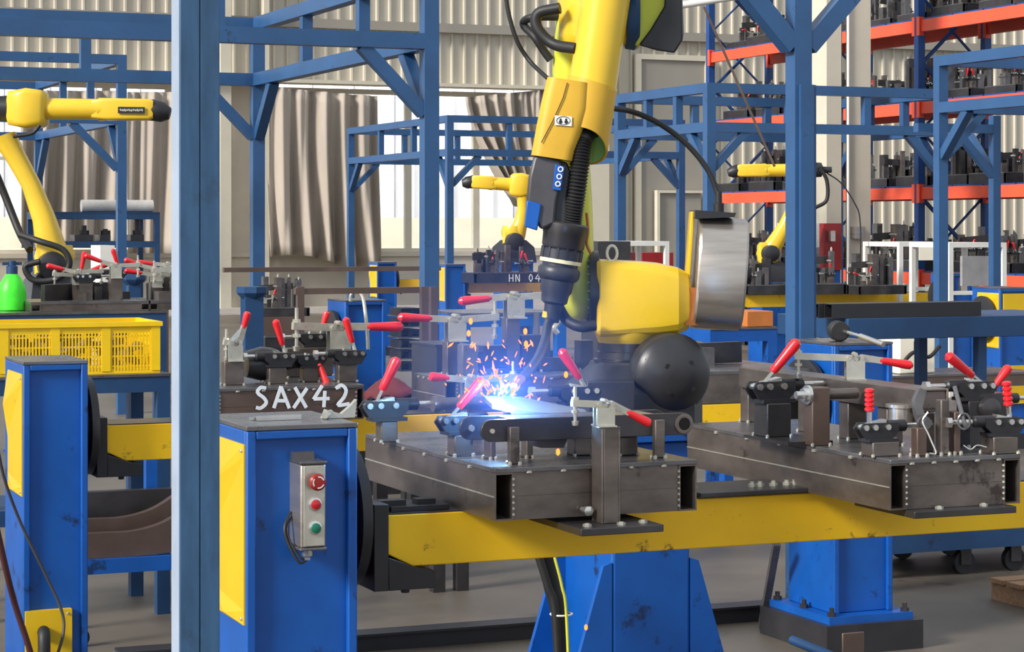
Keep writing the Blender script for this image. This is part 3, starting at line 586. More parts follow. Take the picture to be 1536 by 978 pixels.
# ================= GENERIC JIGS =================
def rjig(lab, seed, w_=.62, d_=.7, h_=.13, clamps=4, posts=8, tall=.22, loc=(0,0,0), m=STLD, group=None, ph=.6):
    rnd = random.Random(seed); r = thing('welding_jig', lab, 'jig', (0,0,0), group)
    obj('frame', MB().tubebox((-w_/2, -d_/2, 0), (-w_/2+.05, d_/2, h_-.012), 1, .005).tubebox((w_/2-.05, -d_/2, 0), (w_/2, d_/2, h_-.012), 1, .005).box((-w_/2+.05, -d_/2+.004, 0), (w_/2-.05, -d_/2+.05, h_-.012)).box((-w_/2+.05, d_/2-.05, 0), (w_/2-.05, d_/2, h_-.012)), m, r)
    obj('top_plate', MB().box((-w_/2, -d_/2, h_-.012), (w_/2, d_/2, h_)), STLG, r)
    for k in range(posts):
        x, y = rnd.uniform(-w_/2+.06, w_/2-.06), rnd.uniform(-d_/2+.06, d_/2-.06); hh = rnd.uniform(.25, 1)*tall; a = rnd.choice((.02, .03, .04)); b = rnd.choice((.02, .03, .06))
        obj('post', MB().box((x-a, y-b, h_), (x+a, y+b, h_+hh)), rnd.choice((STL, STLD, STLG)), r)
        if rnd.random() < .4: obj('pin', MB().lathe((x, y, h_+hh), Z_, [(0, .012), (.03, .012), (.05, .006)], 8).cyl((x-a, y-b-.01, h_+hh*.7), (x-a, y+b+.02, h_+hh*.7), .012, 8), rnd.choice((ZINC, STLG)), r)
    obj('arm_plate', MB().bar((-w_*.35, rnd.uniform(-.1, .1), h_+tall*.55), (w_*.3, rnd.uniform(-.1, .2), h_+tall*.62), .03, .09), STLD, r)
    for k in range(clamps):
        x, y = rnd.uniform(-w_/2+.08, w_/2-.08), -d_/2+rnd.uniform(.05, .35); hh = rnd.uniform(.06, .12)
        obj('post', MB().box((x-.03, y-.03, h_), (x+.03, y+.03, h_+hh)), STL, r)
        s = rnd.choice((-1, 1))
        if rnd.random() < ph: hclamp(r, (x, y, h_+hh), (s, .1, 0), (s*rnd.uniform(.1, .6), -.1, 1), 1.1, .05, .085)
        else: vclamp(r, (x, y, h_+hh), (s, 0, 0), (-s, 0, rnd.uniform(-.1, .4)), 1.1, .1, .09)
    return r
def letters(txt, org, ux, h_, m, lab, cat='writing', nrm=V((0,-1,0)), th=.09, parent=None):
    S = {'S': [[(.62,.95),(.35,.98),(.2,.75),(.5,.5),(.62,.25),(.35,.02),(.15,.05)]], 'A': [[(.0,0),(.35,1),(.75,0)],[(.15,.35),(.6,.33)]], 'X': [[(.05,.95),(.6,.0)],[(.65,.9),(.0,.0)]],
         '4': [[(.42,1),(.0,.38),(.75,.38)],[(.55,.75),(.5,0)]], '2': [[(.1,.85),(.4,1),(.62,.75),(.5,.4),(.2,.05),(.75,.1)]], 'H': [[(.05,0),(.05,1)],[(.6,0),(.6,1)],[(.05,.5),(.6,.5)]],
         'N': [[(.05,0),(.05,1),(.55,0),(.55,1)]], '0': [[(.3,0),(.05,.5),(.3,1),(.55,.5),(.3,0)]]}
    mb = MB(); org = V(org)
    for i, c in enumerate(txt):
        for st in S.get(c, []):
            pp = [org+ux*((i*.98+a)*h_)+Z_*b*h_ for a, b in st]
            if len(pp) > 3: pp = smooth(pp, 3)
            for a, b in [(a+nrm*k_*2.5e-4, b+nrm*k_*2.5e-4) for k_, (a, b) in enumerate(zip(pp, pp[1:]), i*4+len(mb.v)//8)]: mb.bar(a, b+(b-a).normalized()*h_*.03, .002, h_*th*1.25, up=(b-a).cross(nrm))
    return obj('chalk_writing', mb, m, parent, label=lab, cat=None if parent else cat)
# jig with chalk writing behind the bright blue column
sy = 7.86; sx0, sx1 = xY(318, sy), xY(546, sy)
J = thing('welding_jig', 'steel jig with SAX42 chalked on its front behind the bright blue column', 'jig', ((sx0+sx1)/2, sy+.3, JZ0))
jigbase(J, sx0, sx1, sy, sy+.6, JZ0, JZ1, tk=.03, mid=False, m=STLB)
letters('SAX42', aY(380, 613, sy-.004), X_, .078, CHALK, 'white hand chalked letters SAX42', parent=J, th=.13)
for pa, pb, Y, top in ((337, 366, 8.0, 540), (404, 430, 8.0, 550), (455, 478, 8.05, 550), (508, 536, 8.0, 548), (418, 432, 8.3, 530), (395, 400, 8.2, 535), (430, 500, 8.35, 522)):
    pst(J, pa, pb, Y, .05, JZ1, zD(top, Y/.96))
vclamp(J, V((xY(352, 8.02), 8.025, zD(540, 8.33))), (-.6, 0, 0), (.25, -.1, 1), 1.1, .02, .06)
hclamp(J, V((xY(417, 8.02), 8.025, zD(550, 8.33))), (-1, 0, 0), (-.3, -.1, .9), 1.2, .03, .085); hclamp(J, V((xY(522, 8.02), 8.025, zD(548, 8.35))), (-1, 0, 0), (-.3, -.1, .9), 1.2, .03, .085)
hclamp(J, V((xY(466, 8.05), 8.07, zD(552, 8.4))), (-1, 0, 0), (.25, -.4, -.9), 1.1, .02, .085)
vclamp(J, V((xY(508, 8.3), 8.3, zD(530, 8.6))), (-1, 0, 0), (1, 0, -.02), 1.6, .1, .1)
hclamp(J, V((xY(470, 8.4), 8.4, zD(524, 8.6))), (-1, 0, 0), (.3, 0, 1), 1.2, .03, .05)
obj('rotary_hub', MB().lathe(aY(372, 546, 8.1), (1, 0, 0), [(-.01, .05), (.05, .065), (.09, .06), (.12, .05), (.13, .03), (.2, .02)], 24), STLD, J)
# rear middle jig behind the arc
gy = 8.05; gx0, gx1 = xY(668, gy), xY(905, gy)
G = thing('welding_jig', 'tall dark jig with white hold-down clamps seen behind the weld sparks', 'jig', ((gx0+gx1)/2, gy+.3, JZ0))
jigbase(G, gx0, gx1, gy, gy+.36, JZ0, JZ1, m=STL)
for pa, pb, Y, top, m in ((671, 690, 8.25, 513, STL), (760, 780, 8.35, 479, STL), (694, 717, 8.1, 518, STLG), (725, 760, 8.4, 520, STLD), (783, 826, 8.45, 505, STLD), (738, 800, 8.2, 556, STLD), (812, 860, 8.3, 540, STLD), (870, 890, 8.5, 515, STLD)):
    Y = min(Y, 8.33); pst(G, pa, pb, Y, .06, JZ1, zD(top, Y/.935), m)
vclamp(G, V((xY(683, 8.28), 8.28, zD(513, 8.82))), (1, 0, 0), (-1, 0, .05), 1.45, .11, .1); vclamp(G, V((xY(771, 8.36), 8.36, zD(479, 8.95))), (1, 0, 0), (-1, 0, -.08), 1.45, .1, .1)
obj('cross_rail', MB().bar(aY(690, 540, 8.36), aY(826, 536, 8.36), .05, .06), STLD, G); obj('upright_plate', MB().bar(aY(805, 468, 8.5), aY(805, 502, 8.5), .05, .008, up=X_), STLG, G)
obj('hinge_link', MB().tube(smooth([aY(832, 470, 8.3), aY(838, 482, 8.3), aY(832, 492, 8.3), aY(836, 500, 8.3)]), .012, 8), ZINC, G)
# third jig on second beam (right of robot)
t_ = rjig('dark steel jig on the second yellow beam just right of the black robot base', 11, .6, .7, .13, 0, 3, .08, m=STL); t_.location = (xY(1130, 8.0), 8.35, JZ0)
# ================= MAIN ROBOT =================
RD0 = 7.4
def R(px, py, d=0): return aD(px, py, RD0+d)
px2m = RD0/F
rb = thing('welding_robot', 'large yellow six-axis welding robot in the centre reaching down to the weld', 'robot', (3.24, 6.7, .93))
SD = V(RT)  # robot is turned to face across the picture
def rrect(c, ax, hw, hh, rr_, up=Z_, n=5):
    ax = V(ax).normalized(); sd = ax.cross(up).normalized(); u2 = sd.cross(ax); pts = []
    for sx, sy, a0 in ((1,1,0),(-1,1,90),(-1,-1,180),(1,-1,270)):
        for k in range(n):
            t = math.radians(a0+90*k/(n-1)); pts.append(V(c)+sd*(sx*(hw-rr_)+math.cos(t)*rr_)+u2*(sy*(hh-rr_)+math.sin(t)*rr_))
    return pts
BC = R(945, 0, 0); bx, by = BC.x, BC.y
def sq(z, h_, cut=.3): # octagonal ring around base centre turned to the picture
    pts = []
    for a, b in ((1,-1+cut),(1,1-cut),(1-cut,1),(-1+cut,1),(-1,1-cut),(-1,-1+cut),(-1+cut,-1),(1-cut,-1)): pts.append(V((bx, by, z))+X_*(a*h_)+Y_*(b*h_))
    return pts
z = lambda py: zD(py, RD0)
obj('base_casting', MB().loft([sq(.93, .20), sq(z(585), .20), sq(z(547), .125, .5), sq(z(540), .12, .55)]), BLKM, rb, bevel=.004)
obj('turntable_ring', MB().lathe((bx, by, z(547)), Z_, [(0, .122), (.02, .125), (.022, .112), (.045, .112), (.047, .105), (.075, .105)], 40), STLD, rb)
obj('swivel_skirt', MB().lathe((bx, by, z(516)), Z_, [(0, .098), (.006, .106), (.05, .125), (.06, .12)], 36), YROB, rb)
c0 = R(893, 446); c1 = R(1034, 446); dx = (c1-c0); A = dx.normalized()
rings = []
for t, hw, hh, dz in ((0, .125, .122, .0), (.04, .135, .127, 0), (.45, .135, .124, -.002), (.66, .132, .121, -.005), (.86, .122, .112, -.01), (.97, .10, .096, -.012), (1.0, .085, .08, -.012)):
    rings.append(rrect(c0+dx*t+Z_*dz, A, hw, hh, .03+.035*t))
obj('shoulder_housing', MB().loft(rings), YROB, rb, sharp=14, bevel=.006)
obj('housing_foot', MB().box(R(890, 492)-V((0, .14, 0)), R(907, 470)+V((0, .02, 0))).prism([R(897, 470)-Y_*.13, R(912, 455)-Y_*.13, R(918, 470)-Y_*.13], (0, .02, 0)), YROB, rb, bevel=.003)
obj('plug_hole', MB().lathe(R(927, 478, -.128), -V(FW), [(-.02, .0055), (.001, .0055), (.0015, .003)], 10), BLK, rb)
e = R(918, 380, -.05); obj('eyebolt', MB().tube([e+RT*math.cos(t)*.017+Z_*math.sin(t)*.026 for t in [i*math.pi/8 for i in range(16)]], .005, 8, True).cyl(e-Z_*.026, e-Z_*.045, .009, 10), WHITE, rb)
c = R(888, 436); obj('joint_ring', MB().lathe(c, A, [(-.012, .125), (-.008, .132), (.02, .134), (.022, .12)], 44), BLKM, rb)
b = MB()
for k in range(26): t = k*2*math.pi/26; s_ = A.cross(Z_).normalized(); b.lathe(c-A*.012+(s_*math.cos(t)+Z_*math.sin(t))*.119, -A, [(0, .0055), (.006, .0055)], 6)
obj('joint_bolts', b, STLG, rb)
# lower (upper-arm) link, seen edge-on, bowed up to the elbow
def ell(c, ax, a, b_, n=20, pw=2.4):
    ax = V(ax).normalized(); s1 = V(RT)-ax*V(RT).dot(ax); s1.normalize(); s2 = ax.cross(s1)
    o = []
    for k in range(n):
        t = 2*math.pi*k/n; cs, sn = math.cos(t), math.sin(t)
        o.append(V(c)+s1*a*math.copysign(abs(cs)**(2/pw), cs)+s2*b_*math.copysign(abs(sn)**(2/pw), sn))
    return o
pts = [(878, 478, .02, .04), (872, 468, .045, .09), (868, 448, .06, .12), (866, 420, .062, .13), (868, 390, .052, .12), (870, 350, .045, .10), (866, 300, .05, .095), (860, 240, .055, .095), (856, 170, .06, .1), (856, 100, .062, .105), (862, 40, .065, .115), (868, -20, .065, .12), (870, -60, .05, .1)]
rg = []
for i, (a, b_, w1, w2) in enumerate(pts):
    p_, n_ = R(*pts[max(0, i-1)][:2]), R(*pts[min(len(pts)-1, i+1)][:2]); rg.append(ell(R(a, b_, .05), n_-p_, w1, w2))
obj('lower_arm', MB().loft(rg), LIME, rb, sharp=60)
# elbow block & motor covers at the top
obj('elbow_housing', MB().loft([rrect(R(838, 30, .04), A, .08, .07, .03), rrect(R(850, 20, .03), A, .12, .13, .05), rrect(R(880, 5, .0), A, .13, .17, .06), rrect(R(925, 0, .03), A, .12, .16, .06), rrect(R(948, 0, .03), A, .11, .15, .05)]), YROB, rb, sharp=60)
obj('elbow_ring', MB().lathe(R(938, 22, .0), A, [(0, .08), (.0, .115), (.03, .12), (.045, .1)], 36), BLUED, rb)
obj('motor_bracket', MB().prism([R(a, b_, -.06) for a, b_ in ((944, -40), (1006, -60), (1000, 12), (985, 40), (958, 70), (940, 60), (955, 30))], FW*.16), LIME, rb, bevel=.006)
obj('motor_cover', MB().loft([[R(a, b_, -.09) for a, b_ in ((975, 45), (996, 10), (1000, -40), (1022, -50), (1024, 60), (1012, 80), (985, 76), (958, 68))], [R(a, b_, .13) for a, b_ in ((978, 40), (996, 10), (1000, -40), (1022, -50), (1026, 50), (1016, 66), (990, 66), (962, 60))]]), BLK, rb, bevel=.006)
# forearm tube
T0, T1 = R(922, -90, -.16), R(889, 128, -.16)
tax = (T1-T0).normalized()
obj('forearm_tube', MB().lathe(T0, tax, [(0, .08), ((T1-T0).length, .079), ((T1-T0).length+.001, .082), ((T1-T0).length+.01, .082)], 40), YROB, rb)
obj('forearm_collar', MB().lathe(T0+tax*.10, tax, [(0, .08), (.0, .096), (.06, .098), (.075, .08)], 36), BLUED, rb)
# forearm lower casing : half shell with open mouth
def sh(px, py, hw, d=-.16, depth=.085): return (R(px, py, d), hw, depth)
sec = [(872, 124, 50), (864, 165, 52), (853, 205, 53), (850, 222, 52)]
# left cheek
rg = []
for (l, r_x, py) in ((821, 884, 122), (812, 882, 160), (805, 872, 195), (800, 862, 222), (797, 858, 238)):
    cc = (R(l, py, -.17)+R(r_x, py, -.17))/2; hw = (r_x-l)/2*px2m; rg.append(rrect(cc, tax, hw, .082, .035, up=FW))
obj('forearm_casing', MB().loft(rg), YROB2, rb, sharp=50)
# hollow tube end, cut obliquely so that its front stops short and its inside shows round the hose
s1 = (RT-tax*RT.dot(tax)).normalized(); s2 = tax.cross(s1); C0 = R(889, 124, -.16); n_ = 32; ky_ = 1/F*7.24
if s2.dot(FW) < 0: s2 = -s2
def rim(rad_, base, sl, add=0): return [C0+(s1*math.cos(t)+s2*math.sin(t))*rad_+tax*(base+sl*math.sin(t)+.012*math.cos(t)+add) for t in [2*math.pi*k/n_ for k in range(n_)]]
o_r = rim(.083, 0, 0); e_r = rim(.083, .21, .055); i_r = rim(.076, .21, .055); j_r = rim(.076, .05, 0)
obj('forearm_shell', MB().loft([o_r, e_r, i_r, j_r], cap=False), YROB2, rb, sharp=50)
obj('shell_reflection', MB().loft([rim(.0755, .205, .055), rim(.0755, .05, 0), rim(.002, .05, 0)], cap=False), mat('painted_green_reflection', (176, 226, 130), .5), rb)  # inner skin coloured with the yellow-green reflection inside the shell
obj('casing_seam', MB().tube([R(a, b_, -.256) for a, b_ in ((851, 124), (845, 146), (830, 180), (812, 214))], .0016, 6), BLK, rb)
# oval warning sticker with two dark marks
k0 = R(845, 181, -.256); stk = obj('sticker', MB().prism([k0+RT*a-Z_*b_ for a, b_ in ((-.028, -.017), (.028, -.013), (.027, .018), (-.028, .014))], -FW*.0015), WHITE, rb, label='small white sticker with dark marks')
mk = MB().tube([k0-FW*.002+RT*.022*math.cos(t)-Z_*.013*math.sin(t) for t in [i*math.pi/9 for i in range(18)]], .0012, 5, True)
for sx in (-.009, .009): mk.lathe(k0-FW*.0015+RT*sx-Z_*.004, -FW, [(0, .006), (.0012, .006)], 12).lathe(k0-FW*.0015+RT*sx+Z_*.004, -FW, [(0, .0035), (.0012, .0035)], 12)
obj('sticker_print', mk, BLK, stk)
# wrist body
def slab(nm, pts, d, th, m, bv=.004): return obj(nm, MB().prism([R(a, b_, d) for a, b_ in pts], FW*th), m, rb, bevel=bv)
slab('wrist_body', ((800, 236), (810, 230), (842, 240), (846, 262), (836, 300), (833, 336), (812, 345), (789, 310), (793, 265)), -.23, .13, GRYC, .01)
slab('wrist_side', ((838, 240), (850, 243), (858, 260), (850, 300), (852, 330), (872, 336), (880, 345), (818, 346), (815, 320), (828, 290)), -.21, .1, BLKM, .006)
wb_ = slab('connector_plate', ((833, 246), (847, 250), (841, 286), (829, 284)), -.245, .03, BLUE, .001)
for (a, b_) in ((841, 254), (839, 265), (837, 276)): obj('connector_socket', MB().tube([R(a, b_, -.248)+RT*.0075*math.cos(t)+Z_*.0075*math.sin(t) for t in [i*math.pi/7 for i in range(14)]], .0022, 6, True), WHITE, wb_)
slab('wrist_blue_light', ((790, 300), (812, 306), (806, 346), (787, 340)), -.24, .08, BLUE)  # blue light on the lower wrist, put in as a blue slab
obj('bracket_strut', MB().bar(R(826, 282, -.2), R(820, 340, -.2), .03, .03, up=FW), BLKM, rb)
# corrugated hose
path = smooth([R(890, 192, -.14), R(880, 198, -.17), R(873, 212, -.2), R(870, 240, -.21), R(866, 275, -.21), R(861, 310, -.2), R(857, 338, -.19)], 14)
rad = [.034 if i < 28 else (.034 if i % 2 else .028) for i in range(len(path))]
hs = obj('corrugated_hose', MB().tube(path, rad, 18), RUB, rb, sharp=80)
# tool stack
S0, S1 = R(850, 334, -.17), R(828, 472, -.17); sax = (S1-S0).normalized(); L_ = (S1-S0).length
def st(f0, pr, nm, m, seg=30): return obj(nm, MB().lathe(S0+sax*L_*f0, sax, [(t*L_, r/F*7.23) for t, r in pr], seg), m, rb)
st(0, [(0, 31), (.02, 34), (.12, 34), (.13, 33), (.26, 32), (.28, 30)], 'tool_flange', STLD)
st(.28, [(0, 28), (.02, 31), (.12, 31), (.14, 27), (.2, 27)], 'shock_sensor_body', BLKM)
st(.48, [(0, 29), (.03, 32), (.1, 32), (.13, 29), (.15, 25)], 'shock_sensor_rim', BLKM)
st(.62, [(0, 25), (.12, 24), (.16, 21), (.24, 20), (.27, 14)], 'torch_mount', BLKM)
st(.88, [(0, 14), (.1, 13), (.2, 12)], 'torch_clamp', RUB)
st(.40, [(0, 31.5), (.04, 31.5)], 'tie_band', mat('cream_tape', (225, 215, 180), .5))
ri = MB()
for k in range(14): t = k*2*math.pi/14; s1 = (RT-sax*RT.dot(sax)).normalized(); s2 = sax.cross(s1); v = s1*math.cos(t)+s2*math.sin(t); ri.bar(S0+sax*L_*.28+v*.067, S0+sax*L_*.4+v*.067, .007, .005, up=v)
obj('sensor_ribs', ri, BLK, rb)
# welding torch
tc = [R(826, 466, -.17), R(823, 485, -.2), R(820, 505, -.3), R(812, 528, -.5), R(800, 548, -.75), R(787, 565, -.98), R(775, 578, -1.1)]
WELD = aY(748, 602, 5.26)
tc[-1] = aD(781, 570, 5.95); tc[-2] = aD(795, 555, 6.2); tc[-3] = aD(808, 536, 6.5); tc[-4] = aD(817, 512, 6.85); tc[-5] = aD(821, 490, 7.1)
TP = smooth(tc)
tr = obj('torch_neck', MB().tube(TP, [.015]*len(TP), 14), BLKM, rb)
obj('torch_band', MB().lathe(R(825, 468, -.17), sax, [(0, .024), (.02, .024)], 20), YELC, rb)
dirn = (WELD-tc[-1]).normalized()
obj('gas_nozzle', MB().lathe(tc[-1], dirn, [(0, .015), (.01, .016), (.05, .016), (.09, .011)], 16), COPPER, rb)
obj('contact_wire', MB().cyl(tc[-1]+dirn*.08, WELD-dirn*.004, .0013, 6), COPPER, rb)
# black domed motor cover
dc = R(1008, 562, -.14); dax = (-FW*.93+RT*.34-Z_*.08).normalized()
dm = obj('domed_cover', MB().lathe(dc, dax, [(-.2, .11), (-.06, .118), (-.055, .134), (0, .137), (.012, .132), (.03, .115), (.06, .072), (.07, .05), (.075, .03), (.077, .004)], 40), BLKM, rb)
b = MB(); s1 = dax.cross(Z_).normalized(); s2 = dax.cross(s1)
for k in range(8): t = k*math.pi/4+.3; v = s1*math.cos(t)+s2*math.sin(t); b.lathe(dc+dax*.012+v*.113, dax, [(0, .009), (.012, .009), (.013, .006)], 10)
for k in range(4): t = k*math.pi/2+.9; v = s1*math.cos(t)+s2*math.sin(t); b.lathe(dc+dax*.05+v*.06, dax, [(0, .009), (.018, .009)], 10)
obj('cover_bolts', b, BLK, dm)
b = MB()
slab('base_connector_box', ((880, 572), (952, 572), (952, 640), (880, 640)), -.26, .1, BLKM, .004)
# wire feeder drum
wf = thing('wire_feeder', 'brushed aluminium wire spool drum with yellow side plate, right of the robot shoulder', 'wire feeder', R(1070, 500, .05))
WC = R(1077, 410, 0); wax = (RT+Z_*-.07).normalized(); wup = (Z_-wax*Z_.dot(wax)).normalized()
def dshape(off, s=1.0):
    pts = []; dpt = FW
    for k in range(28):
        t = 2*math.pi*k/28; cs, sn = math.cos(t), math.sin(t)
        pts.append(WC+wax*off+dpt*(.15*s*math.copysign(abs(cs)**.7, cs))+wup*(.188*s*math.copysign(abs(sn)**.8, sn)))
    return pts
obj('drum_shell', MB().loft([dshape(-.080, .97), dshape(-.072, 1.0), dshape(.076, 1.0), dshape(.083, .97)]), ALU, wf, sharp=30)
obj('side_plate', MB().prism([WC-wax*.108+FW*a+wup*b_ for a, b_ in ((-.05, -.17), (.06, -.17), (.06, .2), (-.05, .2))], wax*.012), YELC, wf, bevel=.003)
obj('top_bracket', MB().prism([WC-wax*.1+FW*-.12+wup*.176, WC+wax*.03-FW*.12+wup*.19, WC+wax*.035-FW*.12+wup*.205, WC-wax*.1-FW*.12+wup*.205], FW*.24), BLK, wf)
obj('side_bracket', MB().box(R(1028, 488, -.1), R(1040, 430, .05)), BRN, wf)
obj('hub_cap', MB().lathe(WC+wax*.08, wax, [(0, .1), (.01, .1), (.012, .03), (.03, .03)], 24), BLK, wf)
obj('cable_gland', MB().lathe(R(1078, 314, -.02), (0, 0, 1), [(-.012, .018), (.02, .018), (.022, .012), (.06, .011)], 16), RUB, wf)
obj('support_arm', MB().bar(R(1034, 470, .06), R(985, 470, .1), .05, .05), BRN, wf)
def cable(lab, pts, r, m=RUB, nm='cable'): return obj(nm, MB().tube(smooth(pts), r, 10), m, label=lab, cat='cable')
cable('black wire conduit arching from the robot forearm to the aluminium drum', [R(916, 162, -.1), R(950, 168), R(990, 186), R(1030, 216), R(1062, 255), R(1076, 290), R(1078, 306, -.02)], .0095)
cable('thin black cable drooping from above to the left of the robot forearm', [R(757, -30), R(762, 15), R(775, 60), R(795, 92), R(822, 118, -.1)], .0075)
cable('thick black hose looping left of the robot elbow', [R(840, 12, -.12), R(808, 20, -.1), R(806, 42, -.1), R(830, 66, -.12), R(865, 73, -.18)], .019)
cable('second thick black hose curling behind the robot elbow', [R(850, 25), R(800, 26), R(785, 36, .05), R(802, 55), R(815, 75), R(826, 90)], .014)
cable('thin brown hose hanging beside the robot shoulder', [R(880, 320, -.12), R(882, 345, -.14), R(880, 365, -.14), R(886, 380, -.14)], .005, BRN)
cable('black torch cable sagging from the wrist to the robot shoulder', [R(835, 455, -.1), R(850, 480, -.15), R(870, 490, -.18), R(893, 488, -.17)], .018)
# pedestal
pf = by-.20; x0, x1 = xY(918, pf), xY(1036, pf)
pd = thing('robot_pedestal', 'tapering dark blue steel pedestal with gussets below the robot', 'pedestal', ((x0+x1)/2, by, 0))
obj('pedestal_tube', MB().box((x0, pf, FL+.02), (x1, by+.2, .90)), BLUE, pd, bevel=.012)
obj('pedestal_cap', MB().box((x0-.03, pf-.03, .90), (x1+.05, by+.23, .93)), BLUE, pd)
obj('pedestal_foot', MB().box((x0-.25, pf-.25, FL), (x1+.25, by+.45, FL+.02)), BLUE, pd)
for y, s in ((pf+.0, 1), (by+.17, 1)):
    for xx, d in ((x0, -1), (x1, 1)):
        obj('gusset', MB().prism([V((xx, y, FL+.02)), V((xx+d*.22, y, FL+.02)), V((xx+d*.03, y, .50)), V((xx, y, .51))], (0, .02, 0)), BLUE, pd)
cable('black cable bundle hanging below the near yellow beam', [aD(818, 830, 6.9), aD(828, 880, 6.9), aD(840, 940, 6.9), aD(850, 1160, 6.9)], .026)
cable('outer black cable beside the hanging cable bundle', [aD(806, 828, 6.85), aD(822, 880, 6.85), aD(834, 930, 6.85), aD(842, 1160, 6.85)], .013)
cable('yellow green earth wire running down the cable bundle', [aD(832, 836, 6.83), aD(843, 880, 6.82), aD(850, 930, 6.82), aD(858, 1160, 6.82)], .0045, YGW)
obj('cable_tie', MB().tube([aD(842, 921, 6.87)+X_*.034*math.cos(t)+Y_*.034*math.sin(t) for t in [i*math.pi/8 for i in range(16)]], .003, 6, True), WHITE, label='white cable tie round the hanging black cable bundle', cat='cable tie')
# ================= WELD ARC, SPARKS, FUME =================
al = bpy.data.lights.new('arc_light', 'POINT'); ao = bpy.data.objects.new('arc_light', al); COL.objects.link(ao); ao.location = WELD+V((.0, -.035, .028)); al.energy = 7.5; al.color = (.22, .52, 1); al.shadow_soft_size = .012
obj('welding_arc', MB().sphere(WELD, .009, 12, (1.6, 1, 1)), ARC, label='white hot arc where the torch meets the work piece', cat='arc')
rnd = random.Random(7); sp = MB(); sh_ = MB()
for k in range(120):
    near = rnd.random() < .5
    if near: a, b_ = rnd.gauss(752, 22), rnd.gauss(580, 14)
    else: a, b_ = rnd.gauss(748, 36), rnd.gauss(552, 30)
    if b_ > 606: continue
    D = rnd.uniform(5.5, 6.0); c = aD(a, b_, D); v = V((rnd.gauss(0, .6), rnd.gauss(0, .3), rnd.uniform(.2, 1))).normalized(); Ls = rnd.uniform(.003, .012) if not near else rnd.uniform(.006, .022)
    if near: v = ((c-WELD).normalized()+v*.2).normalized()
    r = rnd.uniform(.0012, .0034); sp.tube([c-v*Ls, c, c+v*Ls], [.0004, r, .0004], 6)
    if rnd.random() < .45: sh_.sphere(c, r*.8, 6)
for a, b_, D in ((837, 678, 5.3), (849, 562, 5.6), (788, 497, 5.6), (789, 516, 5.6), (879, 941, 6.4), (706, 482, 5.7), (703, 500, 5.7)):
    c = aD(a, b_, D); sp.sphere(c, .006, 6, (1, 1, 1.5)); sh_.sphere(c, .0035, 6)
obj('spark_streaks', sp, SPARK, label='orange sparks flying up and left from the weld', cat='sparks', kind='stuff')
obj('spark_cores', sh_, SPARKH, label='bright white cores of the flying weld sparks', cat='sparks', kind='stuff')
m = bpy.data.materials.new('welding_fume'); m.use_nodes = True; nt = m.node_tree; nt.nodes.clear()
vs = nt.nodes.new('ShaderNodeVolumeScatter'); vs.inputs['Color'].default_value = (.16, .34, 1, 1); vs.inputs['Anisotropy'].default_value = .2
tcn = nt.nodes.new('ShaderNodeTexCoord'); ln = nt.nodes.new('ShaderNodeVectorMath'); ln.operation = 'LENGTH'; nt.links.new(tcn.outputs['Object'], ln.inputs[0])
mr = nt.nodes.new('ShaderNodeMapRange'); mr.inputs[1].default_value = 0; mr.inputs[2].default_value = .42; mr.inputs[3].default_value = .55; mr.inputs[4].default_value = 0; nt.links.new(ln.outputs['Value'], mr.inputs[0])
nt.links.new(mr.outputs[0], vs.inputs['Density']); oo = nt.nodes.new('ShaderNodeOutputMaterial'); nt.links.new(vs.outputs[0], oo.inputs[1])
fm = MB().sphere(aD(765, 560, 5.75), .42, 20); me_o = obj('welding_fume', fm, m, label='bluish welding fume cloud glowing around the arc', cat='smoke', kind='stuff')
# centre the fume's own coordinates on the cloud
cc = aD(765, 560, 5.75); off = cc-me_o.location
for v_ in me_o.data.vertices: v_.co -= off
me_o.location = cc
